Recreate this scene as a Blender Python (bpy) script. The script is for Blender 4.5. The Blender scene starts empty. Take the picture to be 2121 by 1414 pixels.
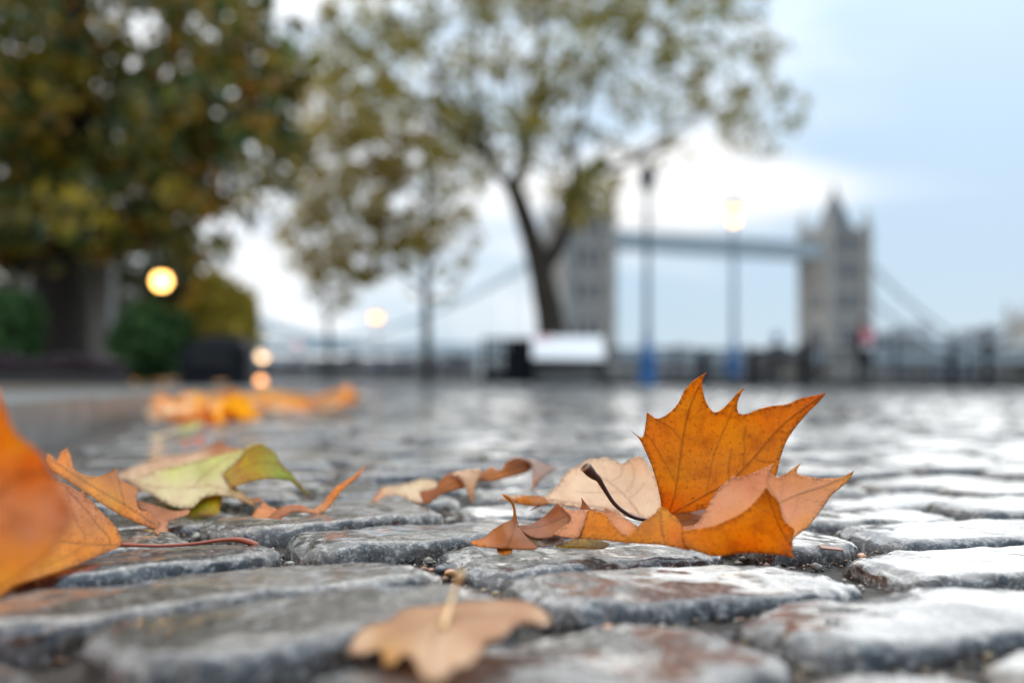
import bpy, bmesh, math, random
import numpy as np
from mathutils import Vector, Matrix, noise, geometry
R = math.radians
random.seed(7); rng = np.random.default_rng(11)
C = bpy.context.scene.collection
SC = bpy.context.scene

# ------------------------------------------------------------------ camera
F = 2062.0; CX = 1060.5; CY = 707.0; CAM_H = 0.09
PITCH = math.atan((790 - 707) / F); ROLL = math.atan(0.0075)
RM = (Matrix.Rotation(math.pi/2 + PITCH, 3, 'X') @ Matrix.Rotation(ROLL, 3, 'Z'))
cam_d = bpy.data.cameras.new('camera'); cam = bpy.data.objects.new('camera', cam_d); C.objects.link(cam)
cam.location = (0, 0, CAM_H); cam.rotation_euler = RM.to_euler()
cam_d.sensor_width = 36; cam_d.lens = 35; cam_d.clip_start = 0.01; cam_d.clip_end = 5000
cam_d.dof.use_dof = True; cam_d.dof.focus_distance = 0.555; cam_d.dof.aperture_fstop = 3.3; cam_d.dof.aperture_blades = 0
SC.camera = cam

# ------------------------------------------------------------------ world, sun, exposure
SUN_EL, SUN_AZ = 34, 27
w = bpy.data.worlds.new('World'); SC.world = w; w.use_nodes = True
nt = w.node_tree; nt.nodes.clear()
def N(t, **kw):
    n = nt.nodes.new(t)
    for k, v in kw.items(): setattr(n, k, v)
    return n
L = lambda a, b: nt.links.new(a, b)
sky = N('ShaderNodeTexSky', sky_type='NISHITA'); sky.sun_disc = False
sky.sun_elevation = R(SUN_EL); sky.sun_rotation = R(SUN_AZ); sky.air_density = 1.0; sky.dust_density = .6; sky.ozone_density = 1.5
tc = N('ShaderNodeTexCoord'); mp = N('ShaderNodeMapping'); mp.inputs['Scale'].default_value = (1.6, 1.6, 6.5); mp.inputs['Location'].default_value = (3.1, 0.2, 0.35)
L(tc.outputs['Generated'], mp.inputs['Vector'])
no = N('ShaderNodeTexNoise'); no.inputs['Scale'].default_value = 1.5; no.inputs['Detail'].default_value = 5; no.inputs['Roughness'].default_value = .5; no.inputs['Distortion'].default_value = .4
L(mp.outputs[0], no.inputs['Vector'])
sx = N('ShaderNodeSeparateXYZ'); L(tc.outputs['Generated'], sx.inputs[0])
def WM(op, a, b, clamp=False):
    m = N('ShaderNodeMath', operation=op, use_clamp=clamp)
    for i, v in enumerate((a, b)):
        if hasattr(v, 'links'): L(v, m.inputs[i])
        else: m.inputs[i].default_value = v
    return m.outputs[0]
# cloud cover thins out towards the right-hand (clearer) side of the sky
cov = WM('SUBTRACT', no.outputs['Fac'], WM('MULTIPLY', sx.outputs['X'], .80))
rp = N('ShaderNodeValToRGB'); rp.color_ramp.interpolation = 'EASE'; rp.color_ramp.elements[0].position = .36; rp.color_ramp.elements[1].position = .70
L(cov, rp.inputs[0])
veil = N('ShaderNodeMix', data_type='RGBA'); veil.inputs[0].default_value = .94
L(sky.outputs[0], veil.inputs[6]); veil.inputs[7].default_value = (1.9, 2.55, 3.2, 1)
cl = N('ShaderNodeMix', data_type='RGBA'); L(rp.outputs[0], cl.inputs[0]); L(veil.outputs[2], cl.inputs[6]); cl.inputs[7].default_value = (4.3, 4.45, 4.6, 1)
# the bright break in the cloud low behind the bridge
dt = N('ShaderNodeVectorMath', operation='DISTANCE'); mp2 = N('ShaderNodeMapping'); mp2.inputs['Scale'].default_value = (1, 1, 2.3); L(tc.outputs['Generated'], mp2.inputs['Vector'])
L(mp2.outputs[0], dt.inputs[0]); dt.inputs[1].default_value = (.145, .97, .187*2.3)
br = N('ShaderNodeValToRGB'); br.color_ramp.interpolation = 'EASE'; br.color_ramp.elements[0].position = .03; br.color_ramp.elements[0].color = (1, 1, 1, 1); br.color_ramp.elements[1].position = .125; br.color_ramp.elements[1].color = (0, 0, 0, 1)
L(WM('ADD', dt.outputs['Value'], WM('MULTIPLY', WM('SUBTRACT', .5, no.outputs['Fac']), .35)), br.inputs[0])
cb = N('ShaderNodeMix', data_type='RGBA'); L(br.outputs[0], cb.inputs[0]); L(cl.outputs[2], cb.inputs[6]); cb.inputs[7].default_value = (4.25, 4.25, 4.25, 1)
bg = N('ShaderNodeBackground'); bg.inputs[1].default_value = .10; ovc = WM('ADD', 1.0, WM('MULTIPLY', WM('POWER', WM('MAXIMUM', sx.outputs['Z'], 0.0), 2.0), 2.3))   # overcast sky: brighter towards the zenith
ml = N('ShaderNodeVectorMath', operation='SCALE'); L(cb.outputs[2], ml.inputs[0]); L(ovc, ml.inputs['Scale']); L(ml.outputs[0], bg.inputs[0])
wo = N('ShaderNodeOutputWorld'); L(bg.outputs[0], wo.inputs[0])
sd = bpy.data.lights.new('sun', 'SUN'); sun = bpy.data.objects.new('sun', sd); C.objects.link(sun)
sd.energy = 1.0; sd.angle = R(80); sd.color = (1, .95, .87)
sv = Vector((math.sin(R(SUN_AZ))*math.cos(R(SUN_EL)), math.cos(R(SUN_AZ))*math.cos(R(SUN_EL)), math.sin(R(SUN_EL))))
sun.rotation_euler = sv.to_track_quat('Z', 'Y').to_euler()
SC.view_settings.view_transform = 'Standard'; SC.view_settings.look = 'None'; SC.view_settings.gamma = 1; SC.view_settings.exposure = 1.28
SC.view_settings.use_curve_mapping = False
SC.render.engine = 'CYCLES'
cy = SC.cycles; cy.use_denoising = True; cy.max_bounces = 7; cy.diffuse_bounces = 3; cy.glossy_bounces = 3; cy.transmission_bounces = 5; cy.transparent_max_bounces = 6
cy.use_adaptive_sampling = True; cy.adaptive_threshold = 0.004; cy.sample_clamp_indirect = 6; cy.caustics_reflective = False; cy.caustics_refractive = False

# ------------------------------------------------------------------ helpers
def ray(px, py):
    return RM @ Vector(((px - CX)/F, -(py - CY)/F, -1))
def at(px, py, Y):
    d = ray(px, py); t = Y / d.y
    return Vector((d.x*t, Y, CAM_H + d.z*t))
def gnd(px, py, z=0.0):
    d = ray(px, py); t = (z - CAM_H) / d.z
    return Vector((d.x*t, d.y*t, z))
def link(o, parent=None):
    C.objects.link(o)
    if parent is not None: o.parent = parent
    return o
def tag(o, label=None, cat=None, group=None, kind=None):
    for k, v in (('label', label), ('category', cat), ('group', group), ('kind', kind)):
        if v: o[k] = v
    return o
def empty(name, loc=(0, 0, 0), rz=0):
    o = bpy.data.objects.new(name, None); o.location = loc; o.rotation_euler = (0, 0, rz); o.empty_display_size = .1
    return link(o)
def mesh_np(name, verts, faces, mat, parent=None, smooth=True, attrs=None, loc=None):
    me = bpy.data.meshes.new(name)
    me.from_pydata([tuple(v) for v in verts], [], [tuple(int(i) for i in f) for f in faces]); me.update()
    if smooth: me.polygons.foreach_set('use_smooth', [True]*len(me.polygons))
    for k, v in (attrs or {}).items():
        v = np.asarray(v, dtype=np.float32)
        if v.ndim == 2:
            a = me.attributes.new(k, 'FLOAT_COLOR', 'POINT')
            if v.shape[1] == 3: v = np.concatenate([v, np.ones((len(v), 1), np.float32)], 1)
            a.data.foreach_set('color', v.ravel())
        else:
            a = me.attributes.new(k, 'FLOAT', 'POINT'); a.data.foreach_set('value', v)
    if mat: me.materials.append(mat)
    o = bpy.data.objects.new(name, me)
    if loc is not None: o.location = loc
    return link(o, parent)
def grid_mesh(name, verts, faces4, mat, parent=None, attrs=None, smooth=True):
    """fast path: numpy quads"""
    verts = np.asarray(verts, np.float32); f = np.asarray(faces4, np.int32)
    me = bpy.data.meshes.new(name)
    me.vertices.add(len(verts)); me.vertices.foreach_set('co', verts.ravel())
    k = f.shape[1]
    me.loops.add(f.size); me.loops.foreach_set('vertex_index', f.ravel())
    me.polygons.add(len(f)); me.polygons.foreach_set('loop_start', np.arange(0, f.size, k, dtype=np.int32))
    me.polygons.foreach_set('loop_total', np.full(len(f), k, np.int32))
    me.polygons.foreach_set('use_smooth', np.full(len(f), smooth))
    me.update(calc_edges=True); me.validate()
    for kk, v in (attrs or {}).items():
        v = np.asarray(v, np.float32)
        if v.ndim == 2:
            a = me.attributes.new(kk, 'FLOAT_COLOR', 'POINT')
            if v.shape[1] == 3: v = np.concatenate([v, np.ones((len(v), 1), np.float32)], 1)
            a.data.foreach_set('color', v.ravel())
        else:
            a = me.attributes.new(kk, 'FLOAT', 'POINT'); a.data.foreach_set('value', v)
    if mat: me.materials.append(mat)
    return link(bpy.data.objects.new(name, me), parent)
class MB:
    def __init__(s): s.bm = bmesh.new()
    def box(s, c, d, rz=0, bev=0.0):
        m = Matrix.Translation(c) @ Matrix.Rotation(rz, 4, 'Z') @ Matrix.Diagonal((d[0], d[1], d[2], 1))
        g = bmesh.ops.create_cube(s.bm, size=1, matrix=m)
        if bev:
            es = {e for v in g['verts'] for e in v.link_edges}
            bmesh.ops.bevel(s.bm, geom=list(es), offset=bev, segments=2, affect='EDGES', profile=.6)
        return s
    def lathe(s, prof, c=(0, 0, 0), n=16, sx=1, sy=1, square=0):
        rings = []
        for r, z in prof:
            ring = []
            for i in range(n):
                a = 2*math.pi*(i + .5)/n
                ring.append(s.bm.verts.new((c[0] + r*sx*math.cos(a), c[1] + r*sy*math.sin(a), c[2] + z)))
            rings.append(ring)
        for a, b in zip(rings, rings[1:]):
            for i in range(n): s.bm.faces.new((a[i], a[(i+1) % n], b[(i+1) % n], b[i]))
        s.bm.faces.new(rings[0][::-1]); s.bm.faces.new(rings[-1])
        return s
    def tube(s, pts, rad, n=8):
        pts = [Vector(p) for p in pts]; rings = []
        if not hasattr(rad, '__len__'): rad = [rad]*len(pts)
        up = Vector((0.13, 0.31, 1)).normalized()
        for i, p in enumerate(pts):
            t = (pts[min(i+1, len(pts)-1)] - pts[max(i-1, 0)]).normalized()
            x = t.cross(up)
            if x.length < .05: x = t.cross(Vector((1, 0, 0)))
            x.normalize(); y = t.cross(x)
            rings.append([s.bm.verts.new(p + (x*math.cos(2*math.pi*k/n) + y*math.sin(2*math.pi*k/n))*rad[i]) for k in range(n)])
        for a, b in zip(rings, rings[1:]):
            for i in range(n): s.bm.faces.new((a[i], a[(i+1) % n], b[(i+1) % n], b[i]))
        s.bm.faces.new(rings[0][::-1]); s.bm.faces.new(rings[-1])
        return s
    def prism(s, poly, z0, z1):
        a = [s.bm.verts.new((x, y, z0)) for x, y in poly]; b = [s.bm.verts.new((x, y, z1)) for x, y in poly]
        n = len(poly); s.bm.faces.new(a[::-1]); s.bm.faces.new(b)
        for i in range(n): s.bm.faces.new((a[i], a[(i+1) % n], b[(i+1) % n], b[i]))
        return s
    def build(s, name, mat, parent=None, smooth=False):
        bmesh.ops.recalc_face_normals(s.bm, faces=s.bm.faces)
        me = bpy.data.meshes.new(name); s.bm.to_mesh(me); s.bm.free()
        if smooth: me.polygons.foreach_set('use_smooth', [True]*len(me.polygons))
        if mat: me.materials.append(mat)
        return link(bpy.data.objects.new(name, me), parent)
def spline(pts, sub=6):
    """Catmull-Rom through points (lists of numbers of any dimension)"""
    P = [np.array(p, float) for p in pts]; out = []
    for i in range(len(P)-1):
        p0, p1, p2, p3 = P[max(i-1, 0)], P[i], P[i+1], P[min(i+2, len(P)-1)]
        for k in range(sub):
            t = k/sub
            out.append(.5*((2*p1) + (-p0+p2)*t + (2*p0-5*p1+4*p2-p3)*t*t + (-p0+3*p1-3*p2+p3)*t**3))
    out.append(P[-1]); return out

# ------------------------------------------------------------------ materials
class NT:
    def __init__(s, name):
        s.m = bpy.data.materials.new(name); s.m.use_nodes = True; s.t = s.m.node_tree; s.t.nodes.clear()
        s.out = s.n('ShaderNodeOutputMaterial')
    def n(s, t, **kw):
        x = s.t.nodes.new(t)
        for k, v in kw.items(): setattr(x, k, v)
        return x
    def l(s, a, b): s.t.links.new(a, b)
    def noise(s, scale, detail=3, rough=.55, vec=None, dist=0):
        x = s.n('ShaderNodeTexNoise'); x.inputs['Scale'].default_value = scale; x.inputs['Detail'].default_value = detail
        x.inputs['Roughness'].default_value = rough; x.inputs['Distortion'].default_value = dist
        if vec is not None: s.l(vec, x.inputs['Vector'])
        return x.outputs['Fac']
    def ramp(s, fac, stops):
        x = s.n('ShaderNodeValToRGB'); e = x.color_ramp.elements
        while len(e) < len(stops): e.new(.5)
        for i, (p, c) in enumerate(stops): e[i].position = p; e[i].color = (*c, 1) if hasattr(c, '__len__') else (c, c, c, 1)
        s.l(fac, x.inputs[0]); return x.outputs[0]
    def mix(s, fac, a, b, blend='MIX'):
        x = s.n('ShaderNodeMix', data_type='RGBA', blend_type=blend)
        for k, v in ((0, fac), (6, a), (7, b)):
            if hasattr(v, 'links'): s.l(v, x.inputs[k])
            elif hasattr(v, '__len__'): x.inputs[k].default_value = (*v, 1)
            else: x.inputs[k].default_value = v
        return x.outputs[2]
    def math(s, op, a, b=0.0, clamp=False):
        x = s.n('ShaderNodeMath', operation=op, use_clamp=clamp)
        for k, v in ((0, a), (1, b)):
            if hasattr(v, 'links'): s.l(v, x.inputs[k])
            else: x.inputs[k].default_value = v
        return x.outputs[0]
    def bump(s, h, strength, dist, normal=None):
        x = s.n('ShaderNodeBump'); x.inputs['Strength'].default_value = strength; x.inputs['Distance'].default_value = dist
        s.l(h, x.inputs['Height'])
        if normal is not None: s.l(normal, x.inputs['Normal'])
        return x.outputs[0]
    def attr(s, name, out='Fac'):
        return s.n('ShaderNodeAttribute', attribute_name=name).outputs[out]
    def pr(s, **kw):
        x = s.n('ShaderNodeBsdfPrincipled')
        for k, v in kw.items():
            k = k.replace('_', ' ')
            if hasattr(v, 'links'): s.l(v, x.inputs[k])
            elif hasattr(v, '__len__') and len(v) == 3: x.inputs[k].default_value = (*v, 1)
            else: x.inputs[k].default_value = v
        return x
    def done(s, sh): s.l(sh, s.out.inputs[0]); return s.m
def simple(name, col, rough=.5, metal=0.0, var=.25, scale=6.0, bump=0.0, spec=.5):
    t = NT(name); g = t.n('ShaderNodeTexCoord').outputs['Object']
    f = t.noise(scale, 4, .6, g)
    c = t.mix(f, tuple(x*(1-var) for x in col), tuple(min(1, x*(1+var)) for x in col))
    kw = dict(Base_Color=c, Roughness=t.math('ADD', t.math('MULTIPLY', f, .2), rough-.1), Metallic=metal, Specular_IOR_Level=spec)
    if bump: kw['Normal'] = t.bump(t.noise(scale*6, 4, .6, g), .5, bump)
    return t.done(t.pr(**kw).outputs[0])
def emis(name, col, s):
    t = NT(name); e = t.n('ShaderNodeEmission'); e.inputs[0].default_value = (*col, 1); e.inputs[1].default_value = s
    return t.done(e.outputs[0])

def granite_mat():
    t = NT('wet_granite'); pos = t.n('ShaderNodeNewGeometry').outputs['Position']; rnd = t.attr('rnd')
    base = t.ramp(rnd, [(0, (.010, .013, .017)), (.2, (.032, .033, .037)), (.4, (.055, .040, .028)), (.6, (.018, .022, .028)), (.8, (.060, .053, .046)), (1, (.085, .066, .050))])
    big = t.noise(22, 4, .6, pos)
    base = t.mix(t.ramp(big, [(.38, 0), (.66, 1)]), base, t.mix(.3, base, (.09, .055, .032)))
    # crystals: pale feldspar and black mica grains
    g1 = t.noise(250, 4, .75, pos); g2 = t.noise(165, 4, .78, pos, .6)
    base = t.mix(t.ramp(g1, [(.51, 0), (.60, .8)]), base, (.25, .24, .225))
    base = t.mix(t.ramp(g2, [(.42, .97), (.46, 0)]), base, (.010, .011, .013))
    h = t.math('ADD', t.math('MULTIPLY', t.noise(240, 4, .72, pos), 1.1), t.math('MULTIPLY', t.noise(900, 2, .6, pos), .35))
    wet = t.ramp(t.noise(9, 3, .5, pos), [(.38, 0), (.56, 1)])
    nrm = t.bump(h, .8, .0014)
    nc = t.bump(t.math('ADD', t.noise(120, 2, .5, pos), t.math('MULTIPLY', h, .35)), .10, .0012)
    p = t.pr(Base_Color=base, Roughness=t.math('ADD', .30, t.math('MULTIPLY', g1, .25)), Normal=nrm, Specular_IOR_Level=.15,
             Coat_Weight=t.math('ADD', .6, t.math('MULTIPLY', wet, .4)), Coat_Roughness=t.math('SUBTRACT', .12, t.math('MULTIPLY', wet, .08)), Coat_IOR=1.5)
    t.l(nc, p.inputs['Coat Normal'])
    return t.done(p.outputs[0])
def bed_mat():
    t = NT('wet_grit'); pos = t.n('ShaderNodeNewGeometry').outputs['Position']
    f = t.noise(180, 5, .7, pos); g = t.noise(35, 4, .6, pos)
    c = t.ramp(f, [(.3, (.02, .02, .021)), (.5, (.055, .05, .045)), (.7, (.13, .11, .09))])
    c = t.mix(t.ramp(g, [(.4, 0), (.65, .6)]), c, (.10, .075, .055))
    return t.done(t.pr(Base_Color=c, Roughness=.6, Specular_IOR_Level=.2, Normal=t.bump(f, 1.0, .004)).outputs[0])
M_GRAN = granite_mat(); M_BED = bed_mat()
def leaf_mat(name, vein=(.36, .085, .010), spots=1.0, trans=.66, rough=.45):
    t = NT(name); col = t.attr('Col', 'Color'); v = t.attr('vein')
    uv = t.n('ShaderNodeAttribute', attribute_name='luv').outputs['Vector']
    n1 = t.noise(14, 4, .6, uv); n2 = t.noise(55, 4, .65, uv); n3 = t.noise(260, 3, .6, uv)
    c = t.mix(t.ramp(n1, [(.42, 0), (.78, .36)]), col, t.mix(.65, col, (.55, .13, .012)))
    n0 = t.noise(8, 3, .6, uv); c = t.mix(t.ramp(n0, [(.50, 0), (.66, .6*spots)]), c, t.mix(.75, c, (.62, .16, .008)))
    c = t.mix(t.ramp(n2, [(.55, 0), (.70, .62*spots)]), c, (.42, .10, .012))
    c = t.mix(t.ramp(n3, [(.35, .16), (.6, 0)]), c, (.30, .10, .02))
    vo = t.n('ShaderNodeTexVoronoi'); vo.inputs['Scale'].default_value = 26; t.l(uv, vo.inputs['Vector'])
    sp = t.ramp(vo.outputs['Distance'], [(.05, .9*spots), (.085, 0)])
    c = t.mix(sp, c, (.05, .02, .01))
    # fine reticulate net of veinlets
    v2 = t.n('ShaderNodeTexVoronoi', feature='DISTANCE_TO_EDGE'); v2.inputs['Scale'].default_value = 62; t.l(uv, v2.inputs['Vector'])
    net = t.ramp(v2.outputs['Distance'], [(.0, .20), (.07, 0)])
    c = t.mix(net, c, t.mix(.5, c, vein))
    ed = t.attr('edge'); c = t.mix(t.math('MULTIPLY', ed, t.ramp(n2, [(.40, 0), (.6, .75)])), c, (.30, .085, .02))
    c = t.mix(t.math('MULTIPLY', v, .55, True), c, vein)
    hh = t.math('ADD', t.math('MULTIPLY', v, 1.0), t.math('ADD', t.math('MULTIPLY', n2, .5), t.math('MULTIPLY', net, .35)))
    nrm = t.bump(hh, .40, .0009)
    p = t.pr(Base_Color=c, Roughness=t.math('ADD', rough-.1, t.math('MULTIPLY', n2, .2)), Normal=nrm, Specular_IOR_Level=.30)
    tr = t.n('ShaderNodeBsdfTranslucent'); t.l(c, tr.inputs[0]); t.l(nrm, tr.inputs[1])
    mx = t.n('ShaderNodeMixShader'); mx.inputs[0].default_value = trans; t.l(p.outputs[0], mx.inputs[1]); t.l(tr.outputs[0], mx.inputs[2])
    return t.done(mx.outputs[0])
M_LEAF = leaf_mat('autumn_leaf'); M_LEAF_PALE = leaf_mat('pale_leaf', vein=(.42, .17, .07), spots=.25, trans=.55)
M_LEAF_BROWN = leaf_mat('brown_leaf', vein=(.10, .03, .01), spots=.8, trans=.45)

# ------------------------------------------------------------------ cobbled ground
TH = R(27); CT, ST = math.cos(TH), math.sin(TH)
def bend(u): return -.052*(1 - math.exp(-((u - .28)/.26)**2)) if u < 3 else -.052
def uv2xy(u, v):
    v = v + bend(u); return (u*CT - v*ST, u*ST + v*CT)
KERB = [(-.50, .2), (-.54, .6), (-.61, 1.15), (-.80, 2), (-1.0, 3), (-1.22, 4.5), (-1.48, 6), (-1.95, 8), (-2.8, 11), (-4, 15), (-6.2, 22)]
def kerb_x(y): return float(np.interp(y, [p[1] for p in KERB], [p[0] for p in KERB]))
PITCH_V = .09
FIX = {2: [-.14, .02, .19, .383, .60], 3: [-.05, .198, .372, .455, .65], 4: [-.08, .138, .325, .455, .622, .80],
       5: [-.06, .105, .278, .43, .58, .735, .90], 6: [.0, .17, .33, .52, .72, .905], 1: [-.2, -.06, .075, .25, .42, .6], 0: [-.1, .1, .28, .45]}
setts = []
for k in range(-9, 380):
    v0 = .155 + PITCH_V*k
    r = random.Random(k*13+5)
    fix = FIX.get(k)
    ulo, uhi = -16, 26
    joints = []
    if fix:
        u = fix[0]
        while u > ulo: u -= r.uniform(.125, .20); joints.insert(0, u)
        joints += fix; u = fix[-1]
    else:
        u = ulo + r.uniform(0, .15); joints = [u]
    while u < uhi: u += r.uniform(.125, .205); joints.append(u)
    for a, b in zip(joints, joints[1:]):
        x, y = uv2xy((a+b)/2, v0 + PITCH_V/2)
        if y < -.25 or y > 27.2 or y > 27.2: continue
        if abs(x) > .56*max(y, 0) + 1.1: continue
        if x < kerb_x(y) + .09: continue
        setts.append((x, y, a, b, v0, k))
setts.sort(key=lambda s: (s[1] + .25*abs(s[0])) if s[1] > .2 else 3)
def sett_shape(a, b, v0, k, nx, ny, seed, det, hero=None):
    """returns verts, quads for a worn granite sett, in world space"""
    r = random.Random(seed); gap = .0042
    cu, cv = (a+b)/2, v0 + PITCH_V/2
    hu, hv = (b-a)/2 - gap*r.uniform(.8, 1.5), PITCH_V/2 - gap*r.uniform(.6, 1.2)
    x0, y0 = uv2xy(cu, cv)
    sl = (bend(cu+.02) - bend(cu-.02))/.04; ang = TH + math.atan(sl) + r.uniform(-.03, .03)
    zt = r.gauss(0, .0018); tx, ty = r.gauss(0, .018), r.gauss(0, .024); cr = r.uniform(.0008, .0032)
    if hero: zt, tx, ty, cr = hero
    s = np.linspace(-1, 1, nx+1); t = np.linspace(-1, 1, ny+1)
    S, T = np.meshgrid(np.sin(s*math.pi/2*.97)/math.sin(math.pi/2*.97), np.sin(t*math.pi/2*.97)/math.sin(math.pi/2*.97), indexing='ij')
    m = np.maximum(abs(S), abs(T)); n = 6.5
    ne = np.maximum((abs(S)**n + abs(T)**n)**(1/n), 1e-6)
    U = S*m/ne; V = T*m/ne
    # side distances in metres -> rounded shoulder
    e = (1 - np.minimum(1, (abs(U)**4 + abs(V)**4)**.25))*hv
    sh = np.clip(1 - e/.0085, 0, 1)
    z = zt - cr*(U*U*.45 + V*V*.8) - .0070*sh**2.2 - .024*np.clip((sh-.80)/.20, 0, 1)**1.3
    lu, lv = U*hu, V*hv
    z = z + lu*tx + lv*ty
    ca, sa = math.cos(ang), math.sin(ang)
    X = x0 + lu*ca - lv*sa; Y = y0 + lu*sa + lv*ca
    P = np.stack([X, Y, z], -1).reshape(-1, 3)
    if det:
        off = Vector((seed*1.7 % 31, seed*.9 % 17, 0))
        shf = sh.reshape(-1)
        for i in range(len(P)):
            p = Vector(P[i]); q = p + off
            d = noise.fractal(q*24, 1.0, 2.0, 2)*.0021
            if det > 1:
                d += noise.fractal(q*110, 1.0, 2.0, 3)*.0010*(.35 + 2.9*shf[i])
                d += (noise.noise(q*330))*.00042*(.25 + shf[i])
                dx = noise.noise(q*70 + Vector((9, 3, 1)))*.0034*shf[i]; dy = noise.noise(q*70 + Vector((2, 7, 5)))*.0034*shf[i]
                P[i, 0] += dx; P[i, 1] += dy
            P[i, 2] += d
    idx = np.arange((nx+1)*(ny+1)).reshape(nx+1, ny+1)
    Q = np.stack([idx[:-1, :-1], idx[1:, :-1], idx[1:, 1:], idx[:-1, 1:]], -1).reshape(-1, 4)
    return P, Q
# bed of wet grit under and between the setts
bx = np.concatenate([np.linspace(-3, -.7, 24), np.arange(-.69, 1.4, .012), np.linspace(1.45, 6, 24)])
by = np.concatenate([np.linspace(-1.2, .12, 8), np.arange(.15, 1.7, .012), np.linspace(1.75, 30, 60)])
GX, GY = np.meshgrid(bx, by, indexing='ij')
GZ = np.full_like(GX, -.0118)
near = (GY > .1) & (GY < 1.7)
for i, j in zip(*np.nonzero(near)):
    GZ[i, j] += noise.fractal(Vector((GX[i, j]*40, GY[i, j]*40, 3)), 1, 2, 3)*.0035
idx = np.arange(GX.size).reshape(GX.shape)
Q = np.stack([idx[:-1, :-1], idx[1:, :-1], idx[1:, 1:], idx[:-1, 1:]], -1).reshape(-1, 4)
pave = grid_mesh('cobbled_pavement', np.stack([GX, GY, GZ], -1).reshape(-1, 3), Q, M_BED)
tag(pave, 'wet grey granite sett paving running out to the river railing', kind='structure')
HERO = {}
NOBJ = 300
rn = lambda s: random.Random(s*7+1).random()
for i, (x, y, a, b, v0, k) in enumerate(setts[:NOBJ]):
    if y > .2 and y < .95 and abs(x) < .56*y + .12: nx, ny, det = (72, 38, 2) if y < .75 and y > .3 else (44, 24, 2)
    elif y < 1.6: nx, ny, det = 18, 10, 1
    else: nx, ny, det = 10, 7, 1
    P, Q = sett_shape(a, b, v0, k, nx, ny, i + k*37 + int(a*100), det)
    val = rn(k*31 + int(a*1000))
    c = P.mean(0); c[2] = 0
    o = grid_mesh('sett', P - c, Q, M_GRAN, pave, {'rnd': np.full(len(P), val)}); o.location = c
Ps, Qs, Rs, base = [], [], [], 0
for i, (x, y, a, b, v0, k) in enumerate(setts[NOBJ:]):
    nx, ny = (6, 5) if y < 7 else (4, 3)
    P, Q = sett_shape(a, b, v0, k, nx, ny, i*3 + k*37, 0)
    Ps.append(P); Qs.append(Q + base); base += len(P); Rs.append(np.full(len(P), rn(i*3 + k)))
o = grid_mesh('sett_field', np.concatenate(Ps), np.concatenate(Qs), M_GRAN, pave, {'rnd': np.concatenate(Rs)}, smooth=False); o['kind'] = 'stuff'

# grit in the joints
ico = bmesh.new(); bmesh.ops.create_icosphere(ico, subdivisions=1, radius=1); ico.verts.ensure_lookup_table()
IV = np.array([v.co[:] for v in ico.verts]); IF = np.array([[v.index for v in f.verts] for f in ico.faces]); ico.free()
def joint_point(r):
    k = r.randint(0, 10); v = .155 + PITCH_V*k + r.gauss(0, .0055); u = r.uniform(-.25, 1.3)
    if r.random() < .35:
        c = r.choice([s for s in setts[:150]]); return uv2xy(c[2] + r.gauss(0, .006), c[4] + r.uniform(0, PITCH_V))
    return uv2xy(u, v)
Ps, Qs, Cs, base = [], [], [], 0; r = random.Random(4)
for i in range(17000):
    x, y = joint_point(r)
    if y < .2 or y > 1.6: continue
    s = min(.0032, .00062*math.exp(r.gauss(.35, .6)))
    P = IV*s*np.array([r.uniform(.7, 1.4), r.uniform(.7, 1.4), r.uniform(.5, .9)])*(1 + rng.normal(0, .12, (len(IV), 1)))
    P = P + np.array([x, y, -.0113 + s*.3 + r.uniform(0, .002)])
    Ps.append(P); Qs.append(IF + base); base += len(P)
    c = r.choice([(.16, .14, .11), (.06, .055, .05), (.05, .05, .05), (.25, .18, .10), (.035, .035, .038), (.18, .09, .045), (.34, .31, .26), (.08, .06, .04)])
    Cs.append(np.tile(c, (len(P), 1)))
def colmat(name, rough=.4, trans=0.0, bump=None):
    t = NT(name); col = t.attr('Col', 'Color')
    kw = dict(Base_Color=col, Roughness=rough)
    if bump: kw['Normal'] = t.bump(t.noise(bump, 4, .6, t.n('ShaderNodeNewGeometry').outputs['Position']), .5, .4/bump)
    p = t.pr(**kw)
    if not trans: return t.done(p.outputs[0])
    tr = t.n('ShaderNodeBsdfTranslucent'); t.l(col, tr.inputs[0])
    mx = t.n('ShaderNodeMixShader'); mx.inputs[0].default_value = trans; t.l(p.outputs[0], mx.inputs[1]); t.l(tr.outputs[0], mx.inputs[2])
    return t.done(mx.outputs[0])
M_PEB = colmat('wet_pebble', .3, bump=400)
o = grid_mesh('joint_grit', np.concatenate(Ps), np.concatenate(Qs), M_PEB, pave, {'Col': np.concatenate(Cs)}); o['kind'] = 'stuff'
# single pebbles that can be told apart
def pebble(px, py, r, col, label, z=-.008, sq=.6):
    p = gnd(px, py, z); bm = bmesh.new(); bmesh.ops.create_icosphere(bm, subdivisions=3, radius=r)
    for v in bm.verts:
        v.co *= 1 + .22*noise.noise(v.co*(1.3/r) + Vector((px, py, 0))); v.co.z *= sq; v.co.y *= .8
    me = bpy.data.meshes.new('pebble'); bm.to_mesh(me); bm.free(); me.polygons.foreach_set('use_smooth', [True]*len(me.polygons))
    a = me.attributes.new('Col', 'FLOAT_COLOR', 'POINT'); n = len(me.vertices)
    cc = np.tile((*col, 1), (n, 1)).astype(np.float32)*np.array(rng.uniform(.85, 1.1, (n, 1)), np.float32); a.data.foreach_set('color', cc.ravel())
    me.materials.append(M_PEB); o = link(bpy.data.objects.new('pebble', me)); o.location = p + Vector((0, 0, r*sq*.5)); o.rotation_euler.z = random.random()*6
    return tag(o, label, 'pebble', 'loose pebbles between the setts')
pebble(575, 1312, .0062, (.16, .085, .05), 'large smooth brown pebble lying in front of the left granite setts', -.004)
pebble(640, 1128, .0032, (.62, .33, .05), 'small yellow pebble in the gap beside the puddled dark sett')
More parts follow.
